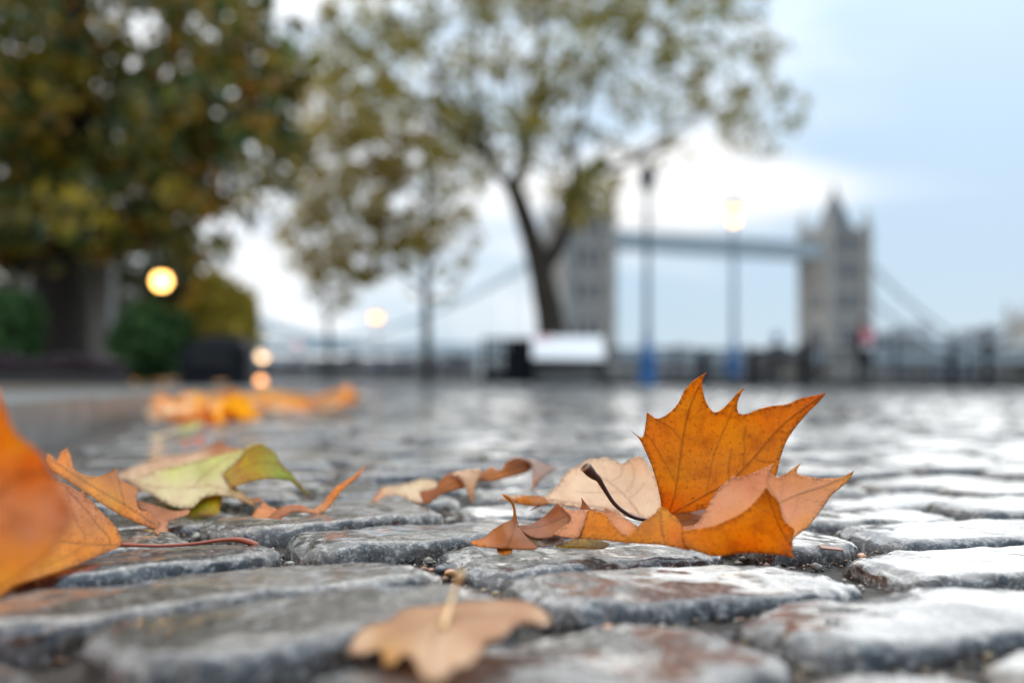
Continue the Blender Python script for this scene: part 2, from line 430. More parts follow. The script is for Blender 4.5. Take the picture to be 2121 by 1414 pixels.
pebble(657, 1130, .0024, (.6, .52, .42), 'tiny cream pebble touching the yellow pebble beside the puddled sett')
pebble(668, 1193, .0026, (.55, .28, .10), 'small orange pebble at the lower left corner of the puddled sett')
pebble(870, 1035+45, .0026, (.6, .55, .47), 'white pebble in the joint behind the puddled sett')
pebble(912, 1183, .0036, (.08, .08, .10), 'dark slate pebble right of the middle grey sett')
pebble(932, 1190, .0032, (.42, .19, .07), 'rust brown pebble next to the dark slate pebble')
pebble(893, 1182, .0018, (.45, .20, .14), 'tiny reddish pebble left of the dark slate pebble')
pebble(70, 1268, .0022, (.6, .57, .52), 'white pebble in the joint at the far left')
pebble(345, 1237, .0018, (.55, .30, .16), 'tiny orange pebble in the joint below the left granite sett')
pebble(1258, 1312, .0038, (.55, .25, .10), 'blurred orange pebble right of the nearest tan leaf')
pebble(2095, 1022, .004, (.55, .38, .25), 'peach pebble in a joint at the right edge')
pebble(1740, 1067, .003, (.5, .36, .24), 'tan pebble just right of the curled orange leaf')
pebble(1785, 1155, .003, (.5, .26, .14), 'brown chip in front of the glossy right setts')

# ------------------------------------------------------------------ foreground leaves
def smooth_outline(pts, step):
    """closed outline; a third value 1 marks a sharp tip"""
    n = len(pts); out = []
    for i in range(n):
        p0, p1, p2, p3 = pts[i-1], pts[i], pts[(i+1) % n], pts[(i+2) % n]
        a = np.array(p1[:2], float); b = np.array(p2[:2], float)
        L_ = np.linalg.norm(b-a); m = max(1, int(round(L_/step)))
        t1 = (b - a) if len(p1) > 2 else (b - np.array(p0[:2]))*.5
        t2 = (b - a) if len(p2) > 2 else (np.array(p3[:2]) - a)*.5
        for t_ in (t1, t2):
            l_ = np.linalg.norm(t_)
            if l_ > L_: t_ *= L_/l_
        for k in range(m):
            t = k/m
            out.append((2*t**3-3*t**2+1)*a + (t**3-2*t**2+t)*t1 + (-2*t**3+3*t**2)*b + (t**3-t**2)*t2)
    return np.array(out)
def inside(P, poly):
    x, y = P[:, 0], P[:, 1]; r = np.zeros(len(P), bool); j = len(poly)-1
    for i in range(len(poly)):
        xi, yi = poly[i]; xj, yj = poly[j]
        c = ((yi > y) != (yj > y)) & (x < (xj-xi)*(y-yi)/(yj-yi+1e-12) + xi); r ^= c; j = i
    return r
def seg_dist(P, poly):
    d = np.full(len(P), 1e9)
    for a, b in zip(poly[:-1], poly[1:]):
        a = np.asarray(a); b = np.asarray(b); ab = b-a; t = np.clip(((P-a)@ab)/(ab@ab+1e-9), 0, 1)
        d = np.minimum(d, np.linalg.norm(P-(a+t[:, None]*ab), axis=1))
    return d
def tri2d(outline, step):
    lo, hi = outline.min(0), outline.max(0)
    gx = np.arange(lo[0], hi[0], step); gy = np.arange(lo[1], hi[1], step*.866)
    G = np.array([(x + (step/2 if j % 2 else 0), y) for j, y in enumerate(gy) for x in gx])
    G += rng.uniform(-.12, .12, G.shape)*step
    G = G[inside(G, outline)]
    if len(G):
        closed = np.vstack([outline, outline[:1]]); G = G[seg_dist(G, closed) > step*.55]
    V = [Vector(p) for p in np.vstack([outline, G])] if len(G) else [Vector(p) for p in outline]
    n = len(outline)
    v, e, f, *_ = geometry.delaunay_2d_cdt(V, [(i, (i+1) % n) for i in range(n)], [list(range(n))], 1, 1e-6)
    return np.array([p[:] for p in v]), f
def tps(ctrl):
    """smooth surface through (x, y, value)"""
    c = np.array(ctrl, float); X = c[:, :2]/300; n = len(c)
    def k(r): return np.where(r > 0, r*r*np.log(r+1e-9), 0)
    D = np.linalg.norm(X[:, None]-X[None], axis=2)
    A = np.zeros((n+3, n+3)); A[:n, :n] = k(D) + np.eye(n)*1e-4; A[:n, n] = 1; A[:n, n+1:] = X; A[n, :n] = 1; A[n+1:, :n] = X.T
    s = np.linalg.lstsq(A, np.concatenate([c[:, 2], [0, 0, 0]]), rcond=None)[0]
    def f(P):
        Q = P/300; K = k(np.linalg.norm(Q[:, None]-X[None], axis=2)); return K@s[:n] + s[n] + Q@s[n+1:]
    return f
def side_veins(main, outline, gap, length, seed):
    r = random.Random(seed); m = np.array(main, float); out = []
    seg = np.linalg.norm(np.diff(m, axis=0), axis=1); tot = seg.sum(); s = gap*.8; side = 1
    cum = np.concatenate([[0], np.cumsum(seg)])
    while s < tot*.93:
        i = min(np.searchsorted(cum, s)-1, len(seg)-1); t = (s-cum[i])/seg[i]; p = m[i]+(m[i+1]-m[i])*t; d = (m[i+1]-m[i])/seg[i]
        a = side*R(r.uniform(38, 55)); q = p.copy(); pts = [q.copy()]; L_ = length*r.uniform(.7, 1.2)*(1 - .5*s/tot)
        for k in range(9):
            dd = np.array([d[0]*math.cos(a)-d[1]*math.sin(a), d[0]*math.sin(a)+d[1]*math.cos(a)]); q = q + dd*L_/9; pts.append(q.copy()); a -= side*R(4)
        out.append(np.array(pts)); side = -side; s += gap*r.uniform(.4, .75)
    return out
def sheet(name, outline, depth, cols, mat, parent, veins=(), minor=(), step=4.0, vw=1.9, wr=.0006, side=(46, 85), seed=0, axis_up=None):
    """a thin curled piece of leaf: an outline carried on a smooth surface in space; depth = distances along the ground,
    ('z', h) = a height above the setts"""
    ol = smooth_outline(outline, step)
    V, Fc = tri2d(ol, step)
    ctrl = []
    for c in depth:
        px, py, d = c[:3]
        if len(c) > 3:      # height given
            d = gnd(px, py, c[3]).y
        ctrl.append((px, py, 1/d))
    Y = 1/tps(ctrl)(V)
    # relief
    for i in range(len(V)):
        q = Vector((V[i, 0]/70, V[i, 1]/70, seed*3.1)); Y[i] += (noise.fractal(q, 1, 2, 2))*wr*2.0
    mv = np.zeros(len(V)); nv = np.zeros(len(V))
    for ve in veins:
        ve = np.array(spline(ve, 6)); d = seg_dist(V, ve)
        cum = 1.0
        mv = np.maximum(mv, np.exp(-(d/vw)**2))
        for sv_ in side_veins(ve, ol, side[0], side[1], seed + int(ve[0][0])):
            nv = np.maximum(nv, np.exp(-(seg_dist(V, sv_)/(vw*.75))**2)*.32)
    for ve in minor:
        ve = np.array(spline(ve, 6)); nv = np.maximum(nv, np.exp(-(seg_dist(V, ve)/(vw*.85))**2)*.75)
    P = np.array([at(V[i, 0], V[i, 1], Y[i])[:] for i in range(len(V))])
    cp = np.array([c[:2] for c in cols], float); cc = np.array([c[2] for c in cols], float)
    W = 1/(np.linalg.norm(V[:, None]-cp[None], axis=2)**2 + 200); col = (W@cc)/W.sum(1, keepdims=True)
    ed = np.exp(-(seg_dist(V, np.vstack([ol, ol[:1]]))/7.0)**2)
    o = mesh_np(name, P, Fc, mat, parent, True, {'Col': col, 'edge': ed, 'vein': np.maximum(mv, nv), 'luv': np.concatenate([V/420 + seed*.37, np.zeros((len(V), 1))], 1)})
    m = o.modifiers.new('thickness', 'SOLIDIFY'); m.thickness = .00032; m.offset = 0
    return o
def recentre(root):
    """put the thing's origin at its base"""
    bpy.context.view_layer.update()
    pts = [o.matrix_world @ Vector(c) for o in root.children for c in o.bound_box]
    b = Vector((sum(p.x for p in pts)/len(pts), sum(p.y for p in pts)/len(pts), min(p.z for p in pts)))
    root.location = b
    for o in root.children: o.data.transform(Matrix.Translation(-b)); 
def stem(name, pts, rads, mat, parent, sub=6, n=10):
    sp = spline([(p[0], p[1], p[2], r_) for p, r_ in zip(pts, rads)], sub)
    return MB().tube([at(q[0], q[1], q[2]) for q in sp], [q[3] for q in sp], n).build(name, mat, parent, True)
OR = (.99, .39, .008); OR2 = (.96, .29, .006); YE = (.99, .49, .010); PK = (.86, .40, .19); PK2 = (.80, .34, .16); TAN = (.92, .70, .47); TAN2 = (.88, .56, .30)
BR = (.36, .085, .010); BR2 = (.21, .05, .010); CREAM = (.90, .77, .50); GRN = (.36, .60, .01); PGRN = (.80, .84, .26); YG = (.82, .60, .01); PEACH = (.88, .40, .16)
M_STEM_D = simple('dark_stem', (.06, .018, .010), .35, var=.4, scale=300); M_STEM_R = simple('red_stem', (.30, .055, .02), .4, var=.3, scale=200)
M_STEM_P = simple('pale_stem', (.62, .38, .17), .45, var=.2, scale=200); M_DARK = simple('stem_socket', (.02, .006, .004), .5)

# --- the big curled leaf in focus
A = [(1372, 1066), (1369, 1040), (1362, 1005), (1350, 965), (1335, 930), (1324, 908), (1308, 893, 1), (1330, 905), (1337, 880), (1340, 853, 1), (1360, 866), (1380, 859), (1403, 837), (1419, 807), (1439, 786),
     (1463, 771, 1), (1455, 790), (1457, 815), (1465, 837), (1479, 853), (1495, 847), (1514, 829), (1530, 811), (1543, 802, 1), (1534, 816), (1527, 836), (1530, 855), (1546, 857), (1574, 846), (1601, 840), (1629, 837), (1657, 825),
     (1685, 819), (1711, 813, 1), (1697, 831), (1673, 855), (1649, 883), (1629, 914), (1617, 946), (1607, 984), (1590, 1012), (1540, 1035), (1467, 1051), (1400, 1067)]
bigleaf = empty('plane_leaf')
tag(bigleaf, 'large curled orange leaf with a tall pointed upright lobe and dark stalk', 'leaf')
def SH(*a, **k): return sheet(*a, **k)
SH('upright_lobe', A, [(1385, 1066, .558), (1468, 1050, .562), (1600, 1000, .578), (1309, 893, .548), (1340, 853, .556), (1463, 771, .572), (1543, 803, .582), (1711, 813, .606), (1430, 930, .570), (1520, 930, .580), (1610, 900, .590), (1365, 1000, .555)],
   [(1340, 900, OR), (1400, 980, YE), (1380, 1055, OR2), (1430, 850, YE), (1463, 772, OR), (1520, 900, YE), (1560, 960, OR), (1600, 870, OR), (1700, 817, OR2), (1480, 1000, OR), (1500, 1045, OR)], M_LEAF, bigleaf,
   veins=[[(1386, 1060), (1400, 1009), (1413, 914), (1431, 835), (1462, 775)], [(1390, 1063), (1455, 1027), (1514, 993), (1554, 954), (1610, 890), (1653, 853), (1709, 814)]],
   minor=[[(1463, 1020), (1473, 962), (1485, 922), (1507, 871), (1526, 829), (1541, 805)], [(1539, 966), (1542, 930), (1540, 906), (1545, 880)], [(1400, 1000), (1372, 950), (1345, 905), (1325, 898)], [(1560, 948), (1590, 956), (1612, 950)], [(1610, 890), (1630, 895), (1638, 892)],
          [(1413, 914), (1390, 885), (1360, 868)], [(1509, 996), (1510, 955), (1516, 930)]],
   step=3.2, seed=1, side=(60, 70), wr=.0005)
B1 = [(1413, 1093), (1439, 1086), (1453, 1071), (1465, 1050), (1474, 1031), (1488, 1012), (1505, 996), (1521, 984), (1528, 988), (1545, 984), (1571, 974), (1590, 965), (1603, 960, 1), (1598, 972), (1599, 981), (1609, 987), (1623, 983), (1639, 972),
      (1660, 957, 1), (1650, 974), (1652, 981), (1668, 986), (1689, 989), (1712, 990), (1738, 989), (1755, 982), (1770, 973, 1), (1760, 991), (1743, 1008), (1724, 1024), (1710, 1043), (1698, 1060), (1682, 1081), (1668, 1095), (1653, 1107), (1642, 1118), (1640, 1140), (1600, 1142), (1540, 1138), (1480, 1140), (1430, 1122)]
SH('folded_lobe', B1, [(1413, 1095, .512), (1430, 1122, .506), (1540, 1138, .497), (1640, 1140, .495), (1603, 960, .545), (1660, 957, .553), (1770, 974, .560), (1700, 1055, .530), (1480, 1030, .538), (1540, 1010, .544), (1600, 1040, .528), (1655, 1100, .506)],
   [(1440, 1080, PK), (1500, 1020, PK), (1560, 1000, PK2), (1600, 965, PK), (1655, 965, OR), (1620, 1020, PK), (1690, 1010, PEACH), (1765, 977, OR), (1700, 1050, PEACH), (1640, 1060, PK2), (1670, 1090, OR), (1540, 1100, OR)], M_LEAF_PALE, bigleaf,
   veins=[[(1640, 1120), (1613, 1040), (1590, 1000), (1600, 963)], [(1613, 1040), (1660, 1020), (1720, 1000), (1768, 975)]], step=4, seed=2, vw=2.6)
B2 = [(1413, 1100), (1441, 1095), (1479, 1088), (1512, 1074), (1540, 1059), (1564, 1038), (1580, 1018), (1587, 1008, 1), (1597, 1022), (1611, 1036), (1617, 1055), (1623, 1076), (1635, 1088), (1645, 1096), (1640, 1118), (1640, 1142), (1648, 1157, 1), (1639, 1153), (1606, 1148), (1571, 1145), (1536, 1145), (1500, 1150), (1474, 1151), (1451, 1144), (1432, 1137), (1416, 1128)]
SH('front_fold', B2, [(1413, 1100, .502), (1420, 1130, .497), (1474, 1150, .491), (1571, 1144, .494), (1646, 1155, .489), (1587, 1008, .486), (1512, 1074, .488), (1625, 1070, .490), (1560, 1100, .487), (1645, 1096, .494)],
   [(1430, 1115, OR), (1500, 1110, YE), (1590, 1030, (.72, .30, .01)), (1560, 1080, YE), (1600, 1110, YE), (1640, 1140, OR2), (1480, 1140, OR), (1540, 1140, OR)], M_LEAF, bigleaf, veins=[[(1640, 1130), (1615, 1090), (1587, 1012)]], step=4, seed=3)
B3 = [(1200, 1109), (1210, 1085), (1219, 1056), (1238, 1058), (1252, 1062), (1264, 1078), (1283, 1099), (1298, 1108), (1318, 1094), (1328, 1083), (1342, 1073), (1358, 1062), (1366, 1050), (1378, 1052), (1389, 1062), (1403, 1073), (1413, 1090), (1424, 1110), (1430, 1138), (1400, 1133), (1371, 1128), (1337, 1126), (1290, 1123), (1243, 1117), (1196, 1113)]
SH('rim', B3, [(1200, 1110, .520), (1219, 1056, .532), (1252, 1062, .524), (1298, 1108, .508), (1366, 1051, .530), (1389, 1062, .522), (1424, 1112, .503), (1430, 1137, .498), (1337, 1125, .507), (1243, 1116, .514)],
   [(1220, 1080, OR), (1260, 1105, OR), (1366, 1060, YE), (1360, 1100, OR), (1400, 1110, OR2), (1300, 1118, OR)], M_LEAF, bigleaf, veins=[[(1380, 1128), (1372, 1100), (1368, 1060)]], step=4, seed=4)
SH('rim', [(1252, 1052, 1), (1266, 1057), (1285, 1066), (1309, 1082), (1323, 1094), (1312, 1106), (1297, 1111), (1280, 1104), (1262, 1085), (1250, 1066)], [(1252, 1052, .532), (1297, 1110, .511), (1323, 1094, .520), (1285, 1070, .528), (1255, 1075, .527)],
   [(1270, 1070, PK), (1300, 1095, PK), (1312, 1103, OR)], M_LEAF_PALE, bigleaf, step=4, seed=5)
SH('torn_lobe', [(1155, 1042, 1), (1175, 1053), (1200, 1056), (1222, 1055, 1), (1210, 1085), (1197, 1113), (1172, 1112), (1147, 1106), (1165, 1092), (1182, 1073)], [(1155, 1042, .546), (1222, 1055, .534), (1197, 1112, .518), (1147, 1106, .522), (1182, 1073, .530)],
   [(1180, 1060, PK), (1200, 1090, PK), (1170, 1105, PEACH)], M_LEAF_PALE, bigleaf, step=4, seed=6)
SH('torn_lobe', [(1155, 1042, 1), (1170, 1055), (1183, 1073), (1168, 1092), (1149, 1108), (1134, 1114), (1101, 1112), (1072, 1090), (1101, 1085), (1130, 1066)], [(1155, 1042, .548), (1183, 1073, .533), (1149, 1108, .524), (1101, 1111, .528), (1072, 1090, .540), (1130, 1078, .548)],
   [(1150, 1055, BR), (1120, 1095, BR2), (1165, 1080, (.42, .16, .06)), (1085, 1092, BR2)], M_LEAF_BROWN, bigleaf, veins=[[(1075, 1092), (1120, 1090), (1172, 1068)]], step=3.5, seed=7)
SH('curled_tip', [(1204, 1029, 1), (1212, 1040), (1222, 1053), (1224, 1060), (1202, 1058), (1205, 1042)], [(1204, 1029, .545), (1222, 1053, .540), (1202, 1057, .541), (1212, 1045, .543)], [(1210, 1045, BR)], M_LEAF_BROWN, bigleaf, step=3.5, seed=8)
SH('torn_lobe', [(974, 1122, 1), (1002, 1113), (1021, 1097), (1040, 1085), (1060, 1074), (1063, 1055), (1057, 1040), (1043, 1027), (1041, 1022, 1), (1052, 1026), (1064, 1040), (1069, 1061), (1073, 1083), (1083, 1102), (1099, 1120), (1113, 1135), (1085, 1138), (1054, 1136), (1019, 1134), (986, 1130)],
   [(974, 1122, .536), (1021, 1100, .545), (1041, 1022, .552), (1069, 1061, .548), (1073, 1083, .545), (1113, 1135, .515), (1054, 1136, .519), (1000, 1130, .527), (1050, 1105, .529), (1040, 1085, .546)],
   [(985, 1123, OR2), (1020, 1110, BR), (1050, 1120, (.42, .12, .012)), (1062, 1050, (.72, .30, .03)), (1043, 1025, OR2), (1090, 1125, BR2), (1065, 1085, BR2)], M_LEAF_BROWN, bigleaf, veins=[[(1070, 1080), (1062, 1105), (1050, 1132)]], step=3.5, seed=9)
SH('torn_lobe', [(1076, 1098), (1100, 1108), (1135, 1114), (1165, 1112), (1168, 1122), (1140, 1130), (1112, 1131), (1092, 1120)], [(1076, 1098, .541), (1135, 1114, .532), (1168, 1120, .522), (1112, 1130, .525), (1120, 1118, .526)],
   [(1090, 1110, (.5, .38, .15)), (1130, 1122, (.42, .36, .30)), (1160, 1117, (.36, .33, .34))], M_LEAF_BROWN, bigleaf, step=3.5, seed=10)
SH('under_lobe', [(1150, 1131), (1175, 1121), (1200, 1116), (1238, 1118), (1262, 1126), (1248, 1136), (1200, 1135), (1170, 1134)], [(1150, 1131, .523), (1200, 1116, .540), (1262, 1126, .525), (1200, 1135, .520)], [(1200, 1122, YG), (1240, 1130, (.35, .28, .02)), (1160, 1130, YG)], M_LEAF, bigleaf, step=4, seed=11)
SH('under_lobe', [(1030, 1134), (1055, 1130), (1062, 1140), (1050, 1149), (1034, 1146)], [(1030, 1134, .530), (1055, 1131, .527), (1050, 1148, .515)], [(1045, 1138, OR)], M_LEAF, bigleaf, step=4, seed=12)
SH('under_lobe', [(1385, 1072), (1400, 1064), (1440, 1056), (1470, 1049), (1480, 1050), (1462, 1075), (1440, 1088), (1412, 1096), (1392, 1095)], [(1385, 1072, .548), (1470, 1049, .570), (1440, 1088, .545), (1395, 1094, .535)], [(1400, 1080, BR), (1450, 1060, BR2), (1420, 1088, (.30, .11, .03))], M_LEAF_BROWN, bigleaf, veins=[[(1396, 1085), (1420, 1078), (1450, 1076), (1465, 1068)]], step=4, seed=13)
st = stem('stem', [(1352, 1078, .549), (1320, 1073, .543), (1296, 1062, .540), (1272, 1042, .537), (1252, 1012, .534), (1240, 992, .532), (1230, 984, .531), (1221, 975, .530), (1215, 968, .5295)],
          [.0010, .0011, .0011, .00115, .0013, .0017, .0023, .0029, .0030], M_STEM_D, bigleaf)
e0, e1 = at(1221, 975, .5300), at(1214.5, 967.5, .5294); dr = (e1-e0).normalized()
MB().tube([e1 - dr*.0006, e1 + dr*.0009, e1 + dr*.00095], [.0029, .0033, .0022], 14).build('stem_rim', simple('stem_rim', (.30, .13, .05), .4, var=.4, scale=400), bigleaf, True)
MB().tube([e1 + dr*.0009, e1 + dr*.0011], [.0023, .0021], 14).build('stem_socket', M_DARK, bigleaf, True)

# --- pale leaf behind it
pale = empty('plane_leaf'); tag(pale, 'pale peach leaf lying tilted behind the dark stalk of the big orange leaf', 'leaf')
SH('blade', [(1031, 1035, 1), (1060, 1027), (1092, 1025), (1124, 1029), (1146, 1013), (1158, 1000), (1174, 978), (1201, 962), (1221, 951), (1237, 950), (1255, 947), (1277, 956), (1290, 960), (1304, 952), (1326, 945), (1345, 965), (1368, 1010), (1372, 1052), (1345, 1075), (1308, 1072), (1261, 1060), (1213, 1054), (1165, 1046), (1134, 1043), (1095, 1058, 1), (1118, 1041), (1080, 1036)],
   [(1335, 1074, .585), (1240, 950, .675), (1326, 946, .665), (1160, 1000, .660), (1031, 1035, .650), (1095, 1058, .625), (1213, 1054, .598), (1290, 1010, .635), (1220, 1005, .648), (1120, 1033, .640)],
   [(1200, 1000, TAN), (1300, 1000, (.78, .54, .34)), (1240, 955, TAN), (1320, 955, TAN2), (1150, 1035, TAN), (1050, 1032, TAN2), (1330, 1060, TAN), (1100, 1030, TAN)], M_LEAF_PALE, pale,
   veins=[[(1330, 1072), (1310, 1045), (1289, 1021), (1261, 997), (1240, 985), (1215, 962)], [(1330, 1072), (1290, 1060), (1245, 1051), (1182, 1040), (1110, 1032), (1040, 1034)]],
   minor=[[(1289, 1021), (1240, 1020), (1195, 1018)], [(1292, 1023), (1308, 1005), (1314, 980), (1310, 962)], [(1300, 1032), (1320, 1020), (1332, 1000)], [(1262, 998), (1285, 985), (1290, 968)]], step=3.6, seed=20, side=(52, 60), vw=1.8)
SH('rolled_edge', [(1062, 1036), (1085, 1028), (1110, 1026), (1128, 1031), (1137, 1043), (1118, 1046), (1095, 1047), (1075, 1042)], [(1062, 1036, .640), (1110, 1026, .636), (1137, 1043, .618), (1095, 1047, .622), (1100, 1037, .622)], [(1080, 1038, OR), (1115, 1040, BR), (1120, 1030, OR)], M_LEAF, pale, step=4, seed=21)

# --- brown arched leaf in the middle
arch = empty('plane_leaf'); tag(arch, 'brown twisted leaf arching over the setts behind the puddled stone', 'leaf')
SH('lobe', [(767, 1041, 1), (778, 1025), (794, 1008), (813, 1006), (841, 1001), (877, 991), (905, 997), (900, 1013), (884, 1016), (872, 1021), (879, 1032), (884, 1043, 1), (865, 1041), (841, 1032), (818, 1025), (794, 1030), (778, 1039)],
   [(767, 1041, .722), (813, 1006, .775), (877, 991, .80), (884, 1043, .712), (818, 1025, .735), (900, 1010, .755)], [(780, 1030, PK), (820, 1015, CREAM), (870, 1000, CREAM), (860, 1035, TAN)], M_LEAF_PALE, arch, step=5, seed=30)
SH('blade', [(870, 1020), (900, 1011), (912, 994), (929, 981), (950, 987), (995, 978), (1018, 966, 1), (1035, 973), (1051, 955), (1065, 948), (1082, 948), (1096, 956), (1103, 968), (1086, 980), (1053, 988), (1018, 996), (987, 996), (961, 1010), (936, 1016), (912, 1025), (896, 1037), (883, 1043)],
   [(870, 1020, .722), (883, 1043, .709), (929, 981, .725), (950, 1005, .715), (995, 985, .735), (1065, 948, .765), (1103, 968, .775), (1053, 988, .752), (1018, 967, .750)], [(890, 1025, BR), (935, 1000, BR), (1000, 987, (.50, .15, .015)), (1065, 965, BR), (1090, 960, BR2), (1030, 985, OR2), (940, 1010, (.55, .2, .02))], M_LEAF_BROWN, arch, veins=[[(890, 1030), (940, 1000), (1010, 985), (1080, 962)]], step=4.5, seed=31)
SH('lobe', [(930, 981), (959, 974), (995, 972), (990, 994), (983, 1018), (980, 1046, 1), (971, 1027), (959, 999), (947, 987)], [(930, 981, .722), (995, 972, .730), (983, 1018, .712), (980, 1045, .702), (960, 990, .715)], [(960, 980, TAN), (980, 1030, PK), (985, 1000, TAN2)], M_LEAF_PALE, arch, step=4.5, seed=32)
SH('lobe', [(1094, 950), (1124, 959), (1150, 968), (1136, 982), (1122, 992), (1110, 1006), (1101, 1020, 1), (1103, 994), (1101, 968)], [(1094, 950, .772), (1150, 968, .82), (1101, 1020, .752), (1115, 985, .775)], [(1110, 970, (.66, .50, .42)), (1140, 968, (.62, .5, .45)), (1103, 1005, PK)], M_LEAF_PALE, arch, step=5, seed=33)

# --- narrow curled leaf
nar = empty('plane_leaf'); tag(nar, 'narrow reddish curled leaf with one thin tip pointing up', 'leaf')
SH('lobe', [(513, 1098, 1), (522, 1085), (520, 1076), (528, 1058), (546, 1040), (556, 1047), (574, 1056), (562, 1072), (548, 1084), (538, 1092)], [(513, 1098, .632), (546, 1040, .690), (574, 1056, .652), (538, 1092, .632), (528, 1060, .665)], [(540, 1060, PEACH), (525, 1088, PEACH), (560, 1060, PEACH)], M_LEAF_PALE, nar, step=4.5, seed=40)
SH('blade', [(574, 1055), (597, 1046), (624, 1046), (645, 1054), (665, 1044), (682, 1023), (700, 1005), (728, 988), (758, 963, 1), (742, 987), (724, 1002), (705, 1019), (692, 1037), (676, 1056), (655, 1064), (632, 1061), (610, 1060), (590, 1068), (570, 1082), (548, 1091), (514, 1099, 1), (540, 1084), (558, 1070)],
   [(574, 1055, .650), (514, 1099, .630), (624, 1046, .668), (655, 1062, .664), (700, 1010, .678), (758, 963, .700), (600, 1058, .650)], [(580, 1060, (.45, .13, .03)), (620, 1052, (.50, .13, .03)), (660, 1055, PEACH), (700, 1012, OR2), (750, 970, OR2), (550, 1088, BR)], M_LEAF_BROWN, nar, step=4, seed=41)

# --- green and cream leaf, with a tan leaf behind it
grn = empty('plane_leaf'); tag(grn, 'cream leaf with a green and yellow drooping lobe on its right', 'leaf')
SH('blade', [(268, 997), (316, 977), (377, 961), (437, 946), (497, 931), (531, 918), (508, 936), (484, 962), (464, 980), (473, 1000), (494, 1013), (518, 1034), (532, 1050, 1), (506, 1040), (476, 1028), (446, 1025), (419, 1032), (401, 1050, 1), (377, 1052), (347, 1043), (316, 1025), (292, 1013)],
   [(268, 997, .80), (531, 919, .80), (437, 946, .80), (464, 985, .735), (531, 1049, .700), (446, 1026, .702), (401, 1049, .685), (330, 1035, .705), (360, 985, .755), (430, 990, .738)], [(290, 1000, CREAM), (360, 975, PGRN), (440, 955, PGRN), (500, 935, PGRN), (400, 1010, CREAM), (360, 1035, CREAM), (460, 1005, CREAM), (520, 1040, (.72, .42, .16)), (330, 1010, CREAM), (420, 975, (.5, .52, .12))], M_LEAF_PALE, grn,
   veins=[[(400, 1010), (440, 970), (520, 925)], [(400, 1010), (450, 1008), (528, 1046)], [(400, 1010), (340, 1010), (275, 998)]], step=5, seed=50)
SH('drooping_lobe', [(500, 937), (519, 925), (540, 918), (556, 927), (572, 939), (579, 955), (600, 976), (624, 1004), (647, 1029, 1), (633, 1024), (617, 1009), (597, 995), (558, 991), (528, 995), (495, 1005), (480, 1008), (468, 990), (463, 980), (482, 961)],
   [(500, 937, .790), (540, 918, .775), (579, 955, .755), (647, 1029, .745), (558, 991, .722), (490, 1005, .712), (463, 980, .736), (540, 955, .752)], [(510, 960, YG), (550, 930, (.42, .40, .01)), (580, 965, GRN), (610, 990, GRN), (640, 1022, (.25, .42, .01)), (540, 985, YG), (500, 990, (.62, .34, .02)), (530, 945, (.60, .36, .02)), (560, 970, (.36, .40, .01))], M_LEAF, grn, veins=[[(478, 985), (530, 960), (580, 965), (640, 1022)]], step=4.5, seed=51)
SH('under_lobe', [(401, 1046), (419, 1031), (446, 1025), (461, 1028), (456, 1048), (450, 1066), (420, 1068), (390, 1067)], [(401, 1044, .70), (446, 1025, .712), (450, 1066, .688), (395, 1067, .685)], [(420, 1050, (.36, .34, .01)), (445, 1040, YG)], M_LEAF, grn, step=5, seed=52)
tanl = empty('plane_leaf'); tag(tanl, 'blurred tan leaf lying behind the cream and green leaf', 'leaf')
SH('blade', [(238, 987), (271, 968), (331, 949), (407, 934), (455, 910, 1), (474, 925), (510, 932), (452, 962), (362, 985), (301, 992), (271, 994)], [(238, 987, .87), (331, 949, .95), (458, 912, 1.02), (510, 932, .93), (362, 985, .86), (400, 950, .93)], [(280, 975, TAN), (400, 945, TAN), (458, 918, BR), (480, 935, PK)], M_LEAF_PALE, tanl, veins=[[(245, 985), (340, 965), (456, 914)]], step=6, seed=53)

# --- brown orange leaf on the left
brn = empty('plane_leaf'); tag(brn, 'mottled brown and orange curled leaf between the cream leaf and the left edge', 'leaf')
SH('blade', [(94, 958), (99, 938, 1), (110, 946), (119, 951), (125, 938), (139, 927, 1), (147, 946), (153, 970), (175, 983), (205, 986), (229, 977), (243, 968, 1), (245, 986), (265, 1001), (286, 1010, 1), (283, 1037), (289, 1055), (310, 1061), (325, 1073), (329, 1085), (323, 1096), (307, 1091), (271, 1076), (241, 1061), (211, 1043), (181, 1022), (135, 992), (105, 974)],
   [(99, 940, .665), (139, 927, .675), (243, 969, .665), (205, 986, .650), (286, 1010, .640), (325, 1075, .608), (323, 1095, .600), (241, 1061, .612), (181, 1022, .630), (105, 974, .650), (260, 1030, .622)], [(130, 950, OR2), (170, 1000, (.45, .16, .02)), (230, 990, BR), (230, 1040, (.70, .32, .02)), (270, 1030, BR), (250, 1055, OR), (310, 1080, (.45, .13, .03)), (190, 1015, OR), (280, 1065, OR2)], M_LEAF_BROWN, brn,
   veins=[[(320, 1085), (260, 1045), (190, 1005), (105, 950)], [(260, 1045), (250, 1010), (243, 972)]], step=4.5, seed=60)
SH('lobe', [(283, 1037), (305, 1042), (331, 1049), (362, 1058), (393, 1055), (386, 1067), (350, 1080), (348, 1110), (325, 1107), (322, 1092), (329, 1085), (325, 1073), (310, 1061), (290, 1054)], [(283, 1037, .648), (393, 1055, .672), (350, 1080, .630), (336, 1108, .594), (315, 1062, .628), (340, 1060, .655)], [(300, 1045, BR), (340, 1058, BR), (380, 1060, PK), (335, 1095, PK), (310, 1055, PK2)], M_LEAF_PALE, brn, step=4.5, seed=61)

